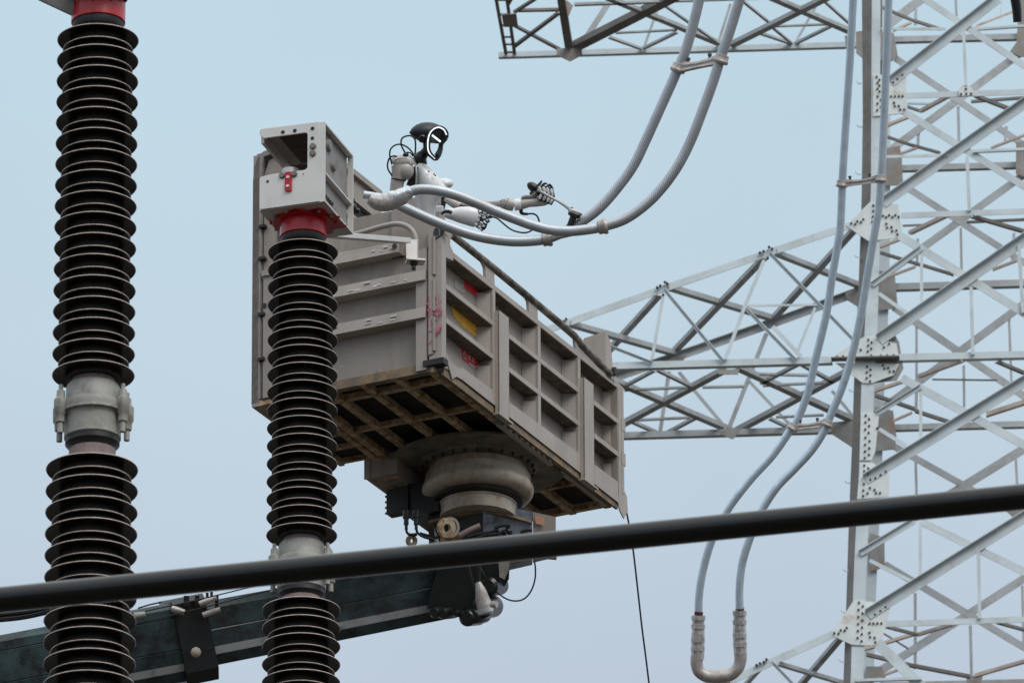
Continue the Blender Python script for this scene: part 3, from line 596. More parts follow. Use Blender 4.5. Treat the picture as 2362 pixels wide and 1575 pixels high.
# --- long side: rails, columns, recessed panels
mb = MB(); lb(mb, .0, AL, .10, .106, .04, .88); mb.build('side_panel', M['paint'], plat)
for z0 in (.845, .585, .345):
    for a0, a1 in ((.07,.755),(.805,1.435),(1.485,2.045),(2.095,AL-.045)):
        mb = MB(); lb(mb, a0, a1, .010, .0985, z0-.003, z0); mb.build('rib_underside', M['shaded_grime'], plat)  # dark plates: grime plus the shade under the ribs put into the colour
for z0, z1 in ((.845,.885),(.585,.62),(.345,.38)):
    mb = MB(); lb(mb, .06, AL+(.05 if z0 < .8 else 0), 0, .10, z0, z1); mb.build('side_rib', M['frame'], plat, bevel=.002)
mb = MB()
mb.prism([L(.0,0,.885),L(.07,0,.885),L(.07,0,.13),L(.24,0,.06),L(.30,0,.115),L(AL,0,.16),L(AL+.08,0,.10),L(AL+.09,0,.0),L(AL+.03,0,-.075),L(AL-.03,0,-.04),L(AL-.06,0,.01),L(.30,0,.03),L(.22,0,.02),L(.16,0,-.02),L(.03,0,.16),L(0,0,.18)], pb*.008)
mb.build('side_bottom_plate', M['frame'], plat)
mb = MB(); lb(mb, .07, AL, .008, .10, .03, .10); mb.build('side_rib', M['frame'], plat)
for a0, a1, proud in ((.76,.80,0),(1.44,1.48,0),(2.05,2.09,0),(AL-.04,AL,0),(.0,.06,0)):
    mb = MB(); lb(mb, a0, a1, .001, .099, .10, .846); mb.build('side_column', M['frame'], plat)
for a0, a1, z0, z1 in ((.79,.94,-.03,.70),(2.08,2.23,-.03,.70)):
    mb = MB(); lb(mb, a0, a1, -.03, -.022, z0, z1); lb(mb, a0, a0+.008, -.03, 0, z0, z1); lb(mb, a1-.008, a1, -.03, 0, z0, z1); lb(mb, a0-.01, a1+.05, -.034, .01, z0-.012, z0)
    mb.build('side_post_cover', M['frame'], plat)
for a0, a1 in ((.06,.76),(.80,1.44),(1.48,2.05),(2.09,AL-.04)):     # rounded lower corners of the recesses: small gusset fillets
    for z in (.62, .38, .10):
        mb = MB(); mb.prism([L(a1,.02,z),L(a1-.05,.098,z),L(a1,.098,z)], zz*.20); 
        mb.build('corner_fillet', M['paint'], plat)
mb = MB(); lb(mb, AL, AL+.035, -.002, .05, .10, .88); lb(mb, AL, AL+.055, -.004, .05, .31, .40); lb(mb, AL, AL+.055, -.004, .05, .56, .64); mb.build('end_stile', M['frame'], plat)
# guard rail
mb = MB(); path = catmull([L(.16,.0,1.0),L(.7,.0,1.0),L(1.4,0,.99),L(2.0,0,.975),L(2.06,0,.95),L(2.3,0,.93),L(2.55,0,.90)], .05); mb.tube(path, .025, 14); mb.build('guard_rail', M['rail'], plat)
pl = MB(); pl.prism([lpix(x, y, 'b', -.002) for x, y in ((1021,590),(1021,556),(1025,544),(1032,537),(1041,534),(1052,538),(1066,549),(1060,556),(1048,548),(1042,547),(1039,552),(1039,566),(1046,581),(1046,602))], pb*.03); pl.build('rail_bracket', M['frame'], plat, bevel=.003)
for a in (.66, 1.31, 2.02):
    pl = MB(); pl.prism([L(a,.0,.885),L(a+.13,0,.885),L(a+.125,0,.995),L(a+.0,0,1.0),L(a-.05,0,.985),L(a-.01,0,.96)], pb*.02); pl.build('rail_bracket', M['frame'], plat)
pl = MB(); pl.prism([L(2.48,0,.86),L(2.48,0,1.19),L(2.48,.16,1.17),L(2.48,.20,1.0),L(2.48,.20,.86)], pa*.012)
pl.prism([L(2.49,0,.86),L(2.49,0,1.19),L(2.56,0,1.15),L(2.62,0,.86)], pb*.012); pl.build('far_corner_plate', M['frame'], plat)
pl = MB(); pl.tube([L(2.60,-.02,.94), L(2.60,.03,.94)], .03, 12); pl.build('rail_knob', M['darkmetal'], plat)
# labels in the first bay
def decal(pix, name, mt, b=.099, th=.002, parent=plat):
    d = MB(); d.prism([lpix(x, y, 'b', b) for x, y in pix], -pb*th); return d.build(name, M[mt], parent)
z5 = lambda x, y: (980+x/3.015, 500+y/3.015)
decal([z5(*p) for p in ((205,432),(272,478),(278,540),(205,490))], 'grey_label', 'paint_edge')
decal([z5(*p) for p in ((274,440),(385,520),(388,582),(276,498))], 'red_label', 'redlab')
decal([z5(*p) for p in ((176,602),(376,750),(378,850),(250,752),(200,690))], 'yellow_label', 'yellow')
rl = decal([z5(*p) for p in ((256,912),(366,988),(370,1068),(260,990))], 'red_label', 'redlab')
def stroke(x0, y0, x1, y1, wpx):
    a = lpix(*z5(x0, y0), 'b', .096); b_ = lpix(*z5(x1, y1), 'b', .096); d = (b_-a); n = d.cross(pb).normalized()*m(wpx/3.015/2, 62)
    mm = MB(); mm.prism([a-n, b_-n, b_+n, a+n], -pb*.001); return mm
st = MB()
for s_ in ((276,932,268,962),(276,932,290,975),(268,975,292,990),(300,962,318,974),(304,972,314,980),(300,984,318,996),(328,980,346,994),(332,990,342,998),(328,1000,346,1014),(306,1012,350,1042),(306,1022,350,1052)):
    q = stroke(*s_, 5); st.add(q.v, q.f)
st.build('printed_characters', M['white'], rl)
# --- near end wall
EW = 1.36
mb = MB(); lb(mb, .05, .056, .0, 1.2, .0, 1.0); mb.build('end_panel', M['paint'], plat)
mb = MB(); mb.prism([L(.07,.37,.9),L(.07,.37,1.26),L(.07,.40,1.245),L(.07,.40,1.215),L(.07,.99,1.225),L(.07,.99,.9)], pa*.006); mb.build('upper_end_panel', M['paint'], plat)
mb = MB(); mb.prism([L(.03,.035,.86),L(.03,.035,1.27),L(.03,.38,1.25),L(.03,.38,.86)], pa*.03); lb(mb, .03, .12, .03, .038, .86, 1.27); mb.build('upper_end_panel', M['paint'], plat)
for i, (z, b0) in enumerate(((.86,.29),(.625,.10),(.36,.10))):
    mb = MB(); mb.prism([L(.05,b0,z+.12),L(-.03,b0,z+.075),L(-.045,b0,z),L(.05,b0,z+.0)], pb*(1.2-b0)); mb.build('end_rib', M['frame'], plat, bevel=.002)
mb = MB(); lb(mb, -.062, -.04, .335, .375, .875, .925)
o = MB(); o.lathe(L(-.052,.315,.90), [(.018,0),(.018,.004)], 16, -pa); o.build('hole', M['black'], plat)
mb = MB(); lb(mb, -.02, .05, .10, .175, .0, .86); mb.build('end_stile', M['frame'], plat)
mb = MB(); lb(mb, -.01, .05, -.01, .085, .06, 1.0); lb(mb, -.02, -.01, .05, .085, .10, .98); mb.build('corner_post', M['frame'], plat, bevel=.003)
for z0, z1 in ((.12,.36),(.40,.62),(.66,.93)):
    mb = MB(); mb.tube([L(-.015,.045,z0), L(-.015,.045,z1)], .013, 10); mb.build('hinge', M['paint'], plat)
mb = MB(); lb(mb, -.006, .04, -.035, .06, .98, .985); lb(mb, -.02, .03, -.04, -.034, .93, 1.0); lb(mb, -.02, .03, .0, .006, .93, 1.0); mb.build('post_cap', M['paint'], plat)
for b0 in (-.03, .012):
    mb = MB(); lb(mb, -.024, -.02, b0, b0+.028, .935, .985); mb.build('hole', M['black'], plat)
mb = MB(); lb(mb, -.03, .04, -.03, .12, .02, .06); mb.build('corner_foot', M['darkmetal'], plat)
mb = MB(); lb(mb, -.004, .052, .08, 1.2, -.012, .05); mb.build('end_sill', M['paint_dirt'], plat)
# scratches and pink paint marks
pk = MB(); rnd = random.Random(3)
for k in range(34):
    z = .16+.34*rnd.random(); b_ = -.02+.10*rnd.random(); wv = .006+.02*rnd.random(); h = .004+.02*rnd.random()*(2 if k % 3 == 0 else .6)
    if k % 4 == 0: wv, h = .004, .05
    lb(pk, -.0235, -.0205, b_, b_+wv, z, z+h)
pk.build('pink_marks', M['pink'], plat)['kind'] = 'stuff'
ch = MB()
for k in range(26):
    zr = (.86,.625,.36)[k % 3]; b_ = .2+.75*rnd.random()
    c0 = L(-.0385, b_, zr+.012+.05*rnd.random()); ch.box(c0, pb*(.004+.02*rnd.random()), pa*.006, zz*(.002+.004*rnd.random()))
ch.build('paint_chips', M['white'], plat)['kind'] = 'stuff'
# grab handle
mb = MB(); rr = [lpix(x, y, 'a', -.06) for x, y in ((800,546),(833,537),(860,529),(885,522),(910,517),(927,518),(942,524),(953,535),(959,550),(960,566))]
mb.tube(catmull(rr, .02), .018, 12); mb.build('grab_handle', M['paint_edge'], plat)
# latch arm and angle bracket
mb = MB(); a0 = P(752, 541, 60.6); a1 = P(940, 556, 61.75); ax = a1-a0; n1 = zz; n2 = ax.normalized().cross(zz)
mb.box((a0+a1)/2, ax/2, zz*.018, n2*.03); mb.build('latch_arm', M['alu'], plat, bevel=.003)
mb = MB(); c = P(958, 577, 61.8)
x1 = (pb*.8-pa*.6).normalized()
mb.prism([c+zz*.075+x1*.06, c+zz*.075-x1*.02, c-zz*.075-x1*.02, c-zz*.06+x1*.06], x1.cross(zz)*.008)
mb.prism([c+zz*.07-x1*.02, c+zz*.06-x1*.02+x1.cross(zz)*.06, c-zz*.085-x1*.02+x1.cross(zz)*.06, c-zz*.075-x1*.02], x1*.008)
mb.box(c-zz*.08+x1*.0, x1*.06, x1.cross(zz)*.045, zz*.006); mb.build('latch_bracket', M['alu'], plat)
mb = MB(); mb.lathe(c-zz*.085+x1*.01, [(.025,0),(.025,-.02),(.014,-.022),(.014,-.05),(.008,-.055)], 8); mb.build('bolt', M['darkmetal'], plat)
# --- tall frame at the far-left side
mb = MB()
ol = [(1.395,-.0),(1.395,1.60),(1.385,1.70),(1.36,1.77),(1.32,1.80),(1.24,1.815),(.98,1.815),(.98,1.775),(1.24,1.775),(1.315,1.76),(1.33,1.70),(1.335,1.60),(1.335,0)]
mb.prism([L(0, b_, z) for b_, z in ol], pa*.05); mb.build('tall_frame', M['paint_shaded'], plat, bevel=.003)
mb = MB(); lb(mb, .01, .05, 1.20, 1.315, .0, .93); lb(mb, -.004, .01, 1.22, 1.322, .90, .94); mb.build('tall_frame_plate', M['paint'], plat)
mb = MB(); mb.prism([L(.03,b_,z) for b_, z in ((1.325,.94),(1.325,1.64),(1.29,1.74),(1.24,1.76),(1.19,1.76),(1.19,1.40),(1.24,1.36),(1.24,.94))], pa*.03); mb.build('tall_frame_plate', M['paint'], plat)
for z in (1.02, 1.25, .30, .62):
    mb = MB(); lb(mb, -.01, .03, 1.30, 1.345, z, z+.02); mb.build('bolt', M['darkmetal'], plat)
mb = MB(); mb.lathe(L(.005, 1.305, .69), [(.018,0),(.018,.003)], 16, -pa); mb.build('hole', M['black'], plat)
mb = MB(); lb(mb, .0, 1.0, 1.345, 1.39, -.02, 1.78); mb.build('tall_side_panel', M['paint'], plat)
mb = MB(); mb.prism([L(.0,.97,1.24),L(.0,.97,1.815),L(.98,.97,1.815),L(1.05,.97,1.70),L(1.05,.97,1.24)], pb*.01); mb.build('tall_side_panel', M['paint'], plat)
for z0, z1, bm_, mt_ in ((1.79,1.83,.94,'paint'),(1.60,1.63,.94,'paint'),(1.50,1.60,.965,'under'),(1.46,1.49,.935,'paint_edge'),(1.24,1.28,.94,'paint')):
    mb = MB(); lb(mb, .0, 1.0, bm_, .975, z0, z1); mb.build('tall_panel_rib', M[mt_], plat)
mb = MB(); lb(mb, .05, 1.05, .97, 1.39, 1.80, 1.815); mb.build('tall_panel_cap', M['paint'], plat)
for x, y, rr_ in ((812,462,.022),(816,478,.03),(824,486,.022),(808,470,.02)):
    mb = MB(); mb.ell(lpix(x, y, 'b', .93), pa*rr_, zz*rr_, pb*.02, 10, 6); mb.build('clip', M['black'], plat)
# back walls of the basket so that it holds from other sides
mb = MB(); lb(mb, AL-.06, AL-.05, 0, 1.05, .05, .86); lb(mb, 1.0, AL-.05, 1.04, 1.05, .05, .86); mb.build('back_panel', M['paint'], plat)
# control cabinet / seat post behind robot: plain floor plate inside
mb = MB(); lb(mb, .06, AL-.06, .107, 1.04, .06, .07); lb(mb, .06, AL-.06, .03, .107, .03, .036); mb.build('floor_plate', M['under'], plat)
# --- underside grid
for b_ in (.08,.34,.58,.83,1.02):
    mb = MB(); lb(mb, .0, AL-.05, b_-.024, b_+.024, -.015, .028); mb.build('floor_beam', M['ochre'], plat)
for a_, wd in ((.02,.02),(.20,.03),(.72,.018),(1.24,.03),(1.72,.02),(2.20,.018),(2.64,.03)):
    mb = MB(); lb(mb, a_-wd*.8, a_+wd*.8, .06, 1.04, -.010, .027); mb.build('floor_crossbeam', M['ochre'], plat)
mb = MB(); lb(mb, .05, AL-.04, .012, .03, -.03, .02); lb(mb, .10, AL-.1, .035, .05, -.02, .03); mb.build('edge_channel', M['paint_dirt'], plat)
mb = MB(); lb(mb, .95, 1.75, .045, .075, -.045, -.02); lb(mb, 1.9, 2.6, .05, .07, -.03, -.016)
for k in range(9): lb(mb, .98+.085*k, 1.02+.085*k, .03, .045, -.04, -.02)
mb.build('slide_rail', M['paint_edge'], plat)
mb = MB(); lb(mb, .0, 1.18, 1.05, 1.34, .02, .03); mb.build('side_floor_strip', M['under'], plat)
for a_ in (.02,.25,.48,.70,.92,1.15):
    mb = MB(); lb(mb, a_-.015, a_+.015, 1.05, 1.34, -.015, .018); mb.build('floor_crossbeam', M['ochre'], plat)
mb = MB(); lb(mb, 0, 1.18, 1.31, 1.345, -.02, .018); lb(mb, 0, 1.18, 1.06, 1.10, -.018, .017); mb.build('floor_beam', M['ochre'], plat)
# --- turntable
TC = L(1.58, .52, 0)
mb = MB(); pp = []
for k in range(72):
    an = 2*math.pi*k/72; q = TC-O0+V((math.cos(an), math.sin(an), 0))*.60
    pp.append(L(q.dot(pa), min(1.035, max(.065, q.dot(pb))), -.016))
mb.prism(pp, zz*-.014); mb.build('turntable_plate', M['plate'], plat)
mb = MB(); mb.lathe(TC, [(.40,-.03),(.395,-.036),(.36,-.055),(.33,-.058)], 64); mb.build('turntable_ring', M['plate'], plat)
tr = MB(); tr.lathe(TC, [(.30,-.035),(.326,-.036),(.329,-.039),(.334,-.092),(.336,-.096),(.328,-.0985),(.328,-.1015),(.349,-.103),(.352,-.107),(.355,-.150),(.359,-.160),(.369,-.180),(.373,-.197),(.373,-.205),(.367,-.228),(.352,-.246),(.330,-.256),(.30,-.261),(.26,-.262)], 72)
drum = tr.build('turntable_drum', M['drum'], plat)
mb = MB(); mb.lathe(TC, [(.285,-.255),(.285,-.285),(.30,-.29),(.27,-.30)], 64); mb.build('turntable_seal', M['darkmetal'], plat)
mb = MB(); mb.lathe(TC, [(.25,-.28),(.252,-.30),(.262,-.305),(.262,-.315),(.255,-.32),(.252,-.40)], 64); mb.build('turntable_neck', M['drum'], plat)
def plq(an0, an1, z0, z1, r, th, name, mt):
    q = MB(); n = 8; rings = []
    for k in range(n+1):
        an = an0+(an1-an0)*k/n; dx = V((math.cos(an), math.sin(an), 0)); rings.append([TC+dx*r+zz*z0, TC+dx*r+zz*z1, TC+dx*(r+th)+zz*z1, TC+dx*(r+th)+zz*z0])
    q.loft(rings, True, False); return q.build(name, M[mt], drum)
plq(R_(-92), R_(-76), -.15, -.108, .3525, .004, 'name_plate', 'drum')
for k in range(28):
    an = 2*math.pi*k/28; mb = MB(); mb.lathe(TC+V((math.cos(an), math.sin(an), 0))*.375+zz*-.045, [(.010, 0), (.010, -.02), (.006, -.026)], 6); mb.build('ring_bolt', M['darkmetal'], plat)
# --- boom head bracket under the neck
DH = 63.3
def hp(x, y, dd=0.): return P(x, y, DH+dd)
hv = V((0, 1, 0))
mb = MB(); top = [hp(988,1180,.12),hp(1046,1161,.0),hp(1113,1149,-.05),hp(1170,1160,.0),hp(1226,1176,.12)]
top = [V((p.x, p.y, TC.z-.40)) for p in top]; top += [top[-1]+hv*.42, top[0]+hv*.42]
mb.prism(top, zz*-.018); mb.build('neck_flange', M['paint_dirt'], plat)
mb = MB(); A = [hp(992,1186,.1),hp(1113,1154,-.08),hp(1113,1285,-.08),hp(1012,1246,.1)]; mb.prism(A, hv*.5); mb.build('head_side', M['black'], plat)
mb = MB(); A = [hp(1114,1154,-.085),hp(1228,1180,.11),hp(1228,1259,.11),hp(1114,1285,-.085)]; mb.prism(A, hv*.34); mb.build('head_cover', M['navy'], plat)
mb = MB(); A = [hp(1229,1180,.11),hp(1282,1192,.2),hp(1282,1247,.2),hp(1229,1259,.11)]; mb.prism(A, hv*.30); hb = mb.build('head_end_box', M['paint'], plat)
mb = MB(); A = [hp(1235,1188,.10),hp(1256,1193,.135),hp(1256,1212,.135),hp(1235,1207,.10)]; mb.prism(A, hv*-.003); mb.build('orange_label', M['label'], hb)
mb = MB(); lo = [V((p.x, p.y, hp(1282,1250,.2).z)) for p in (hp(1116,1286,-.08),hp(1229,1260,.105),hp(1284,1248,.195))]; lo += [lo[-1]+hv*.30, lo[0]+hv*.40]; mb.prism(lo, zz*-.012); mb.build('head_underplate', M['ochre'], plat)
# lugs, hoses, fittings
def ringplate(x, y, r, ri, d, name, mt, th=.03):
    mb = MB(); c = P(x, y, d); ax = (Fw*.8+Rt*-.5).normalized(); k = d/FPX
    mb.lathe(c, [(ri*k,0),(r*k,0),(r*k,th),(ri*k,th),(ri*k,0)], 24, ax, caps=False); mb.build(name, M[mt], plat)
ringplate(1032,1217,23,10,62.7,'lug_eye','ochre'); ringplate(1040,1216,24,18,62.75,'lug_eye','paint_edge',.012)
ringplate(952,1247,13,6,62.9,'lug_eye','ochre')
mb = MB(); mb.box(hp(1040,1248,-.5), Rt*.07, Up*.05, Fw*.02); mb.build('lug_base', M['ochre'], plat)
mb = MB(); rtube(mb, [(1060,1235),(1085,1222),(1108,1212)], 62.75, [7,7,7], 12); mb.build('hydraulic_cylinder', M['pinkring'], plat)
for pts, r in (([(1080,1238),(1100,1232),(1130,1227),(1150,1221)],4),([(1090,1243),(1120,1234),(1150,1230),(1172,1222)],4.5),([(1140,1218),(1155,1212),(1170,1210)],4),([(1200,1228),(1215,1222),(1228,1222)],4),([(1110,1240),(1140,1238),(1168,1232)],3.5)):
    mb = MB(); rtube(mb, pts, 62.7, [r]*len(pts), 10); mb.build('hydraulic_hose', M['darkmetal'], plat)
for x, y in ((1168,1214),(1160,1226),(1173,1228),(1148,1232)):
    mb = MB(); mb.lathe(P(x, y, 62.7), [(.013,0),(.016,.03),(.009,.03),(.009,.045)], 8, -Fw+Rt*.5); mb.build('hose_fitting', M['darkmetal'], plat)
# box and valve block left of the turntable
mb = MB(); lb(mb, 1.20, 2.1, .93, 1.165, -.135, .02); mb.build('side_box', M['paint'], plat)
mb = MB(); lb(mb, 1.19, 1.20, 1.13, 1.17, -.14, .02); mb.build('side_box_edge', M['paint_edge'], plat)
for k in range(5):
    mb = MB(); lb(mb, 1.24+.16*k, 1.30+.16*k, .95, 1.13, -.139, -.1355); mb.build('slot', M['ochre'], plat)
mb = MB(); lb(mb, 1.38, 1.46, .94, 1.10, -.335, -.16); mb.build('valve_block', M['darkmetal'], plat)
mb = MB(); lb(mb, 1.40, 1.75, .72, .955, -.37, -.14); mb.build('valve_block', M['black'], plat)
for k in range(4):
    mb = MB(); mb.lathe(L(1.42, 1.10, -.19-.04*k), [(.013,0),(.013,.015),(.008,.018),(.008,.028)], 8, pb); mb.build('valve_knob', M['darkmetal'], plat)
for x in (937, 960):
    mb = MB(); mb.lathe(P(x, 1185, 63.0), [(.024,.02),(.024,-.03),(.017,-.032),(.017,-.075),(.011,-.08),(.011,-.11)], 12); mb.build('cable_gland', M['black'], plat)
for pts in ([(937,1216),(938,1226),(946,1233),(962,1232)],[(960,1216),(963,1228),(975,1236),(1000,1243)],[(968,1229),(990,1235),(1010,1240)]):
    mb = MB(); rtube(mb, pts, 62.9, [3,3,4,4][:len(pts)], 8); mb.build('hydraulic_hose', M['black'], plat)
# --- telescopic boom
def section(prof, p0, p1, name, mt, s0=1., s1=1., mats=None):
    ax = (p1-p0).normalized(); n = (Fw*-1-ax*(-Fw).dot(ax)).normalized(); t = ax.cross(n)
    if t.z < 0: t = -t
    mb = MB(); r0 = [p0+n*(a*s0)+t*(b*s0) for a, b in prof]; r1 = [p1+n*(a*s1)+t*(b*s1) for a, b in prof]; k = len(prof)
    for i in range(k):
        mb.cur = mats[i] if mats else 0; j = (i+1) % k; mb.add([r0[i], r0[j], r1[j], r1[i]], [(0,1,2,3)])
    mb.cur = 0; mb.add(r0, [tuple(range(k))[::-1]]); mb.add(r1, [tuple(range(k))]); return mb.build(name, mt, plat)
prof = [(-.16,.20),(.10,.205),(.135,.165),(.145,.155),(.147,.03),(.143,.025),(.147,.018),(.150,-.085),(.138,-.135),(.10,-.205),(-.1,-.21),(-.16,-.15)]
mats = [0,0,0,0,0,1,0,2,0,0,0,0]
section(prof, P(470,1462,62.9), P(1120,1338,63.5), 'boom_section', [M['boom'], M['black'], M['band']], 1.04, .97, mats)
prof2 = [(-.21,.25),(.14,.255),(.18,.225),(.19,.215),(.195,.16),(.19,.155),(.195,.15),(.20,-.05),(.195,-.055),(.20,-.06),(.19,-.15),(.17,-.20),(.13,-.27),(-.14,-.28),(-.21,-.2)]
mats2 = [0,0,0,0,1,0,0,1,0,0,2,0,0,0,0]
section(prof2, P(-160,1585,62.5), P(402,1478,62.85), 'boom_section', [M['boom'], M['black'], M['band']], 1., 1., mats2)
prof3 = [(-.24,.27),(.17,.275),(.22,.24),(.235,-.22),(.16,-.30),(-.17,-.31),(-.24,-.22)]
section(prof3, P(400,1478,62.85), P(474,1463,62.9), 'boom_collar', [M['black']])
mb = MB(); mb.lathe(P(452,1503,62.55), [(.035,0),(.035,.01),(.024,.014),(.024,.045),(.014,.05)], 8, -Fw); mb.build('collar_bolt', M['drum'], plat)
mb = MB(); mb.tube([P(478,1498,62.6), P(490,1492,62.6)], .008, 8); mb.build('collar_pin', M['darkmetal'], plat)
for (x0, y0, x1, y1, r) in ((460,1392,500,1378,6.5),(468,1418,508,1404,6.5),(395,1403,425,1412,8)):
    mb = MB(); rtube(mb, [(x0,y0),((x0+x1)/2,(y0+y1)/2),(x1,y1)], 62.6, [r,r*1.05,r*.9], 12); mb.build('roller', M['cast'], plat)
for (x, y, w2, h2) in ((500,1390,4,34),(455,1386,5,28),(430,1385,6,24),(478,1372,3,12),(488,1370,3,12)):
    mb = MB(); mb.box(P(x, y, 62.65), Rt*m(w2, 62.6), Up*m(h2/2, 62.6), Fw*.03); mb.build('roller_bracket', M['darkmetal'], plat)
for pts, r in (([(300,1440),(450,1405),(640,1356)],1.6),([(300,1416),(450,1384),(640,1338)],1.6),([(318,1402),(345,1394),(372,1388)],2),([(-20,1430),(60,1421),(150,1400)],7),([(-20,1418),(60,1410),(150,1392)],6)):
    mb = MB(); rtube(mb, pts, 62.55, [r]*3, 8); mb.build('boom_hose', M['black'], plat)
mb = MB(); rtube(mb, [(310,1420),(335,1416)], 62.5, [8,7], 12); mb.build('roller', M['flange'], plat)
# --- boom tip machinery below the pipe
mb = MB(); mb.prism([P(x, y, 63.1) for x, y in ((1020,1290),(1176,1300),(1174,1335),(1165,1350),(1150,1358),(1110,1364),(1085,1400),(1040,1405),(1005,1412),(985,1400),(1000,1340))], Fw*.4); mb.build('boom_tip', M['black'], plat)
for x, y, r in ((1003,1412,13),(1022,1414,14),(1052,1414,9),(1078,1424,20),(1092,1420,18),(1128,1352,22),(1112,1400,26)):
    mb = MB(); mb.lathe(P(x, y, 63.0), [(m(r*.7,63),-.02),(m(r,63),0),(m(r,63),.24)], 24, Fw+Rt*.3); mb.build('tip_sheave', M['black'], plat)
mb = MB(); rtube(mb, [(1102,1342),(1108,1362),(1114,1385),(1119,1400),(1122,1416)], 62.85, [7,13,16,19,16], 20); mb.build('work_lamp', M['cast'], plat)
mb = MB(); rtube(mb, [(1118,1402),(1121,1412)], 62.84, [19.5,18], 20); mb.build('work_lamp_glass', M['galv'], plat)
mb = MB(); mb.lathe(P(1134,1393,62.75), [(.022,0),(.022,.04),(.012,.04)], 12, Rt-Fw*.6); mb.build('lamp_knob', M['cast'], plat)
for pts, r in (([(1078,1300),(1088,1340),(1096,1368)],5),([(1104,1300),(1104,1330),(1103,1345)],4.5)):
    mb = MB(); rtube(mb, pts, 62.85, [r]*3, 8); mb.build('tip_rod', M['darkmetal'], plat)
mb = MB(); mb.prism([P(x, y, 63.0) for x, y in ((1150,1292),(1176,1294),(1174,1312),(1164,1336),(1152,1330))], Fw*.05); mb.build('tip_bracket', M['flange'], plat)
for x, y in ((1158,1330),(1164,1328)):
    mb = MB(); mb.lathe(P(x, y, 62.98), [(.008,0),(.008,.01)], 8, -Fw); mb.build('bolt', M['silver'], plat)
mb = MB(); rtube(mb, [(1104,1303),(1115,1322),(1130,1345),(1150,1368),(1172,1382),(1194,1385),(1212,1378),(1226,1360),(1234,1335),(1235,1310),(1233,1295)], 63.0, [1.9]*11, 8); mb.build('loose_hose', M['black'], plat)
# wire hanging from the far corner of the basket
mb = MB(); rtube(mb, [(1443,1170),(1450,1205),(1460,1265),(1470,1350),(1480,1440),(1489,1510),(1497,1575),(1505,1640)], 64.5, [2.1]*8, 8, .05)
tag(mb.build('hanging_wire', M['black']), 'thin black wire hanging from the far lower corner of the lift basket', 'wire')

# ================================================================== HUMANOID ROBOT
DR = 61.9
rb = thing('humanoid_robot', P(980, 560, DR), 'white humanoid robot with black helmet head leaning from the basket and holding a wrench', 'robot')
def rp(x, y, dd=0.): return P(x, y, DR+dd)
k1 = DR/FPX
mb = MB()   # head shell: rounded cranium, deeper at the front
rings = []
tops = [(944,306),(950,296),(960,288),(972,283.5),(985,282),(998,283),(1010,287),(1020,294),(1027,302),(1030.5,310)]
bots = [(944,307),(950,315),(960,322),(972,329),(985,333),(998,331),(1010,326),(1020,322),(1027,319),(1030.5,312)]
hw = [2,14,22,27,29,28,25,21,14,3]
for (x, yt), (_, yb), dz in zip(tops, bots, hw):
    rings.append([rp(x, (yt+yb)/2-(yb-yt)/2*math.cos(2*math.pi*j/28))+Fw*(dz*k1*math.sin(2*math.pi*j/28)+.0006*(x-985)) for j in range(28)])
mb.loft(rings); head = mb.build('head_shell', M['helmet'], rb)
FN = (Rt*.80-Fw*.6).normalized()   # the way the face looks
mb = MB()
fpts = [(1029,318,-.035),(1029,307,-.045),(1022,298,-.065),(1010,295,-.085),(998,301,-.105),(990,314,-.115),(987,334,-.115),(990,352,-.105),(1003,366,-.075),(1011,360,-.055),(1016,346,-.04),(1018,332,-.035)]
pth = catmull([rp(x, y, z) for x, y, z in fpts+[fpts[0]]], .008)
mb.tube(pth, [m(5.6, DR)]*len(pth), 12); mb.build('face_frame', M['helmet'], head)
mb = MB(); q = [(1029.8,311,-.057),(1023.5,299.5,-.08),(1010.5,294.5,-.10),(997,301,-.12),(989.2,314.5,-.13),(986.6,334,-.13),(989.5,352,-.12),(1002.8,366.5,-.09)]
mb.tube(catmull([rp(x, y, z) for x, y, z in q], .006), m(1.35, DR), 8); mb.build('light_ring', M['led'], head)
mb = MB(); mb.prism([rp(x, y, z) for x, y, z in ((991,313,-.10),(998,303,-.092),(1010,298,-.08),(1021,301,-.065),(1027,311,-.05),(1026,323,-.045),(1018,332,-.045),(1005,331,-.07),(991,329,-.10))], FN*-.03); mb.build('visor', M['visor'], head)
mb = MB(); mb.tube([rp(997,312.5,-.118), rp(1015.5,327,-.085)], [m(2.1, DR)]*2, 10); mb.build('light_bar', M['led'], head)
mb = MB(); cg = catmull([rp(1018,329,-.05), rp(1015,345,-.055), rp(1007,359,-.075)], .01); mb.tube(cg, [m(5.5, DR)]*len(cg), 10); mb.build('chin_guard', M['visor'], head)
mb = MB(); rtube(mb, [(984,322),(983,338),(986,350),(997,362)], DR-.05, [9,7,7,5], 14); mb.build('cheek', M['helmet'], head)
mb = MB(); mb.lathe(rp(974,320,-.085), [(m(10,DR),.03),(m(9,DR),0),(m(6,DR),-.006),(m(5,DR),.002)], 20, Fw); mb.build('ear_disc', M['black'], head)
mb = MB(); rtube(mb, [(985,325),(984,340),(978,354),(969,366),(972,382)], DR, [8,7,11,16,14], 20); mb.build('neck', M['black'], rb)
mb = MB(); rings = []
for y, x0, x1, dz in ((374,964,972,6),(380,961,984,24),(392,959,996,34),(405,958,1008,40),(420,957,1020,44),(436,956,1033,44),(450,957,1028,42),(468,960,1010,38),(500,965,1003,34)):
    rings.append([rp((x0+x1)/2+(x1-x0)/2*math.cos(2*math.pi*j/28), y)+Fw*(dz*k1*math.sin(2*math.pi*j/28)) for j in range(28)])
mb.loft(rings); torso = mb.build('torso', M['rwhite'], rb)
mb = MB(); mb.tube(catmull([rp(958,378,-.08), rp(961,400,-.10), rp(960,425,-.11)], .01), m(2.2, DR), 8); mb.build('torso_seam', M['silver'], torso)
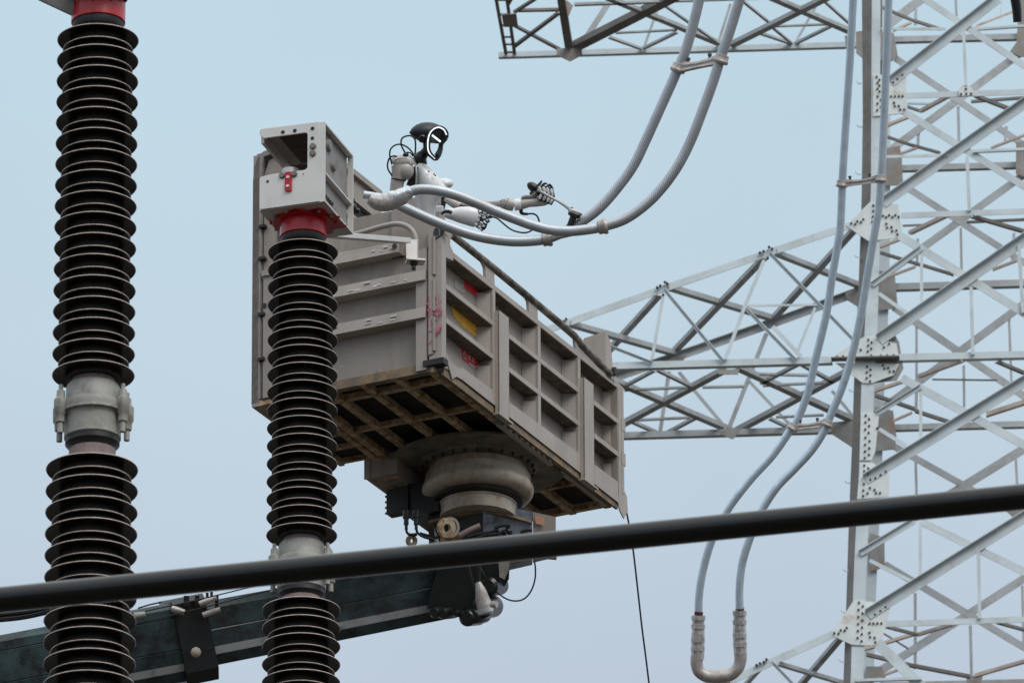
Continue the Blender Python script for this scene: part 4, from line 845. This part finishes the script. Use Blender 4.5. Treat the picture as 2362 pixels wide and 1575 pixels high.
for x, y in ((1001,402),(1004,405),(989,396)):
    mb = MB(); mb.ell(rp(x, y, -.115), Rt*.006, Up*.006, Fw*.006, 8, 6); mb.build('vent', M['black'], torso)
mb = MB(); rtube(mb, [(958,385),(955,405),(945,430)], DR-.05, [6,10,9], 14); mb.build('shoulder_joint', M['black'], rb)
sh = MB(); rtube(sh, [(905,377),(909,375),(925,373),(942,376),(950,384)], DR-.10, [8,14,16,17,11], 22); sh.build('shoulder', M['rbeige'], rb)
ua = MB(); rtube(ua, [(919,380),(921,395),(919,410),(916,424),(913,445)], DR-.10, [17,18,16.5,15.5,15], 22); arm = ua.build('upper_arm', M['rbeige'], rb)
mb = MB(); mb.ell(rp(936,394,-.11), Rt*m(19,DR), Up*m(22,DR), Fw*.05); mb.build('elbow_shell', M['rbeige'], rb)
mb = MB(); a = rp(919.5,413,-.10); b_ = rp(919,416,-.10); mb.tube([a, b_], m(17.6, DR), 24); mb.build('arm_band', M['black'], arm)
mb = MB(); rtube(mb, [(906,369),(925,364),(942,367),(948,378)], DR-.14, [1.2]*4, 6); mb.build('shoulder_seam', M['rwhite'], rb)
mb = MB(); mb.ell(rp(1024,424,.1), Rt*m(22,DR), Up*m(13,DR), Fw*.06); mb.build('shoulder', M['rwhite'], rb)
hz = [([(934.5,353),(926,336),(926,322),(934.5,315),(948.5,314),(957,322),(958.5,338),(957.5,356)],2.0),([(904,380),(899,358),(902,343),(915,334),(930,335),(943,343),(953,355),(960,368)],2.0),([(919,365),(911,360),(899.5,364),(894.5,376),(895,390),(905,407)],2.0),([(937,352),(946,353),(953,361)],1.8)]
for pts, r in hz:
    mb = MB(); rtube(mb, pts, DR-.12, [r]*len(pts), 8, .008); mb.build('shoulder_cable', M['black'], rb)
mb = MB(); mb.ell(rp(936,357,-.12), Rt*.02, Up*.014, Fw*.02, 12, 8); mb.build('cable_plug', M['black'], rb)
# lower (near) arm and its closed hand, seen between the two cables
DN = 61.25
def finger(pts, d, r, name='finger', mt='rwhite', parent=None):
    """one jointed finger: pale segments over a black core"""
    core = MB(); rtube(core, pts, d+.004, [r*1.12]*len(pts), 8, .006); f = core.build(name, M['black'], parent)
    for (x0, y0), (x1, y1) in zip(pts, pts[1:]):
        s = MB(); a = (x0+(x1-x0)*.14, y0+(y1-y0)*.14); b2 = (x0+(x1-x0)*.86, y0+(y1-y0)*.86)
        rtube(s, [a, ((a[0]+b2[0])/2, (a[1]+b2[1])/2), b2], d-.009, [r*.5, r*.82, r*.62], 12, .006); s.build('finger_segment', M[mt], f)
mb = MB(); rtube(mb, [(1022,455),(1023,470),(1020,480)], DN+.12, [5,6,5], 12); mb.build('elbow_joint', M['black'], rb)
mb = MB(); rtube(mb, [(1026,458),(1045,468),(1064,480)], DN+.12, [8,10.5,8], 16); mb.build('upper_arm', M['rbeige'], rb)
mb = MB(); rtube(mb, [(1060,474),(1080,480),(1100,486)], DN+.08, [5,6,5], 10); mb.build('arm_core', M['black'], rb)
mb = MB(); c = P(1014,483,DN+.05); mb.box(c, Rt*m(9,DN), Up*m(8,DN), Fw*.03); mb.build('wrist_cuff', M['rwhite'], rb, bevel=.006)
mb = MB(); rings = []
for x, y0, y1, dz in ((1026,486,500,8),(1032,480,504,15),(1044,481,508,19),(1060,477,514,22),(1080,477,520,23),(1094,480,524,21),(1103,486,519,16)):
    cy_ = (y0+y1)/2; ry = (y1-y0)/2
    rings.append([P(x+ry*.12*math.cos(2*math.pi*j/20), cy_-ry*math.cos(2*math.pi*j/20), DN)+Fw*(dz*k1*.62*math.sin(2*math.pi*j/20)) for j in range(20)])
mb.loft(rings); hand1 = mb.build('hand', M['rwhite'], rb)
for pts in ([(1103,488),(1112,489),(1124,494),(1126,500)],[(1101,497),(1110,500),(1122,505),(1124,511)],[(1098,507),(1106,511),(1115,518),(1115,525)],[(1094,516),(1102,521),(1110,527),(1108,531)]):
    finger(pts, DN-.01, 4.8, parent=hand1)
finger([(1108,508),(1120,504),(1127,514)], DN+.03, 4.6, 'thumb', 'rbeige', hand1)
mb = MB(); rtube(mb, [(1108,530),(1117,526),(1122,516)], DN+.02, [4,4,3], 8, .006); mb.build('palm_pad', M['black'], hand1)
mb = MB(); rtube(mb, [(1018,495),(1024,489),(1036,488),(1042,492)], DN-.08, [3,3.6,4.5,4], 10); mb.build('hand_cable', M['black'], rb)
mb = MB(); mb.ell(P(1131,500,DN), Rt*m(6,DN), Up*m(4.5,DN), Fw*.015, 12, 8); mb.build('cable_plug', M['black'], rb)
for pts in ([(1131,500),(1145,503),(1160,515),(1175,527),(1190,534),(1210,537),(1224,533),(1234,524)],[(1020,522),(1022,533),(1018,542),(1004,552)]):
    mb = MB(); rtube(mb, pts, DN+.05, [2.1]*len(pts), 8, .01); mb.build('arm_cable', M['black'], rb)
# far arm reaching to the clamp with the wrench
DW = 61.0
mb = MB(); rtube(mb, [(1060,478),(1100,474),(1132,470),(1160,469)], [61.5,61.35,61.2,61.0], [10,9,6,9], 16); mb.build('forearm', M['rbeige'], rb)
mb = MB(); rtube(mb, [(1157,468),(1160,469),(1184,473),(1187,474)], DW, [9,14,14.5,13], 20); fw = mb.build('forearm', M['rbeige'], rb)
for x, y in ((1163,462),(1169,465),(1166,473),(1172,459),(1164,478)):
    mb = MB(); mb.ell(P(x, y, DW-.037), Rt*.004, Up*.004, Fw*.004, 8, 6); mb.build('screw', M['black'], fw)
mb = MB(); rtube(mb, [(1186,473),(1194,472),(1202,471)], DW, [13.5,13.5,12.5], 20); mb.build('wrist', M['rwhite'], rb)
mb = MB(); rings = []
for x, y0, y1, dz in ((1201,459,484,20),(1210,458,482,20),(1222,457,478,20),(1240,455,477,20),(1256,456,475,19),(1266,460,471,13)):
    cy_ = (y0+y1)/2; ry = (y1-y0)/2
    rings.append([P(x, cy_-ry*math.cos(2*math.pi*j/20), DW)+Fw*(dz*k1*.6*math.sin(2*math.pi*j/20)) for j in range(20)])
mb.loft(rings); hand2 = mb.build('hand', M['rbeige'], rb)
mb = MB(); mb.ell(P(1232,434,DW+.02), (Rt*.8-Up*.6)*m(19,DW), (Up*.8+Rt*.6)*m(11,DW), Fw*.03); mb.build('palm_pad', M['black'], hand2)
mb = MB(); mb.ell(P(1236,446,DW+.015), Rt*m(15,DW), Up*m(8,DW), Fw*.03); mb.build('palm_pad', M['black'], hand2)
mb = MB(); rtube(mb, [(1203,458),(1212,455),(1226,455),(1238,447)], DW-.01, [4,5,6,7], 12); mb.build('thumb', M['galv_dark'], hand2)
for i, pts in enumerate(([(1243,462),(1250,446),(1241,428)],[(1252,465),(1259,448),(1251,428)],[(1261,469),(1267,452),(1260,429)],[(1268,472),(1275,456),(1270,432)])):
    finger(pts, DW-.05+.006*i, 4.6, parent=hand2)
mb = MB(); rtube(mb, [(1202,482),(1202,489),(1206,493),(1218,494)], DW, [4.5,4.5,3.6,3], 10); mb.build('cable_plug', M['black'], rb)
mb = MB(); rtube(mb, [(1217,494),(1228,493),(1236,496),(1241,502),(1244,512)], DW, [2.1]*5, 8, .008); mb.build('arm_cable', M['black'], rb)
for q_ in ([(1240,430),(1246,423),(1250,417)],[(1250,430),(1256,424),(1262,424)],[(1262,432),(1268,427),(1276,436)]):
    mb = MB(); rtube(mb, q_, DW-.02, [3.6,3.2,2], 8, .006); mb.build('finger_tip', M['black'], hand2)
# wrench
wr = thing('ratchet_wrench', P(1322, 490, 60.8), 'steel ratchet wrench with black socket gripped by the robot above the lower spacer clamp', 'wrench')
mb = MB(); q = [P(1240,438,60.95), P(1276,458,60.9), P(1300,471,60.85), P(1318,483,60.8)]; pt = catmull(q, .02); n = len(pt)
mb.tube(pt, [m(3.2+(3.2*max(0, i/(n-1)-.6)/.4), 60.8) for i in range(n)], 12); mb.build('handle', M['silver'], wr)
ax = (P(1319,522,60.8)-P(1331,490,60.8)).normalized()
mb = MB(); mb.lathe(P(1329,484,60.8), [(m(12,60.8),0),(m(17,60.8),.01),(m(17.5,60.8),.02),(m(16,60.8),.028)], 28, ax); mb.build('ratchet_head', M['silver'], wr)
mb = MB(); mb.lathe(P(1329,484,60.8)+ax*.027, [(m(15.5,60.8),0),(m(14,60.8),.02),(m(9,60.8),.024)], 28, ax); mb.build('ratchet_base', M['black'], wr)
mb = MB(); mb.lathe(P(1329,484,60.8)+ax*.045, [(m(8,60.8),0),(m(8,60.8),.075)], 20, ax); mb.build('socket', M['black'], wr)

# ================================================================== FOREGROUND PIPE
mb = MB(); a = P(-300,1413,40); b_ = P(2700,1111,40); mb.tube([a+(b_-a)*(i/40) for i in range(41)], m(30, 40), 48)
tag(mb.build('busbar_pipe', M['pipe']), 'long glossy black pipe running across the foreground near the bottom', 'pipe')
# dark rod hanging into the upper right corner
mb = MB(); rtube(mb, [(2336,-60),(2339,-20),(2345,20),(2347,52)], 70, [12,12,11.5,10], 20, .03)
tag(mb.build('hanging_rod', M['black']), 'short dark rubber-covered rod end in the upper right corner', 'rod')
bpy.context.view_layer.update()
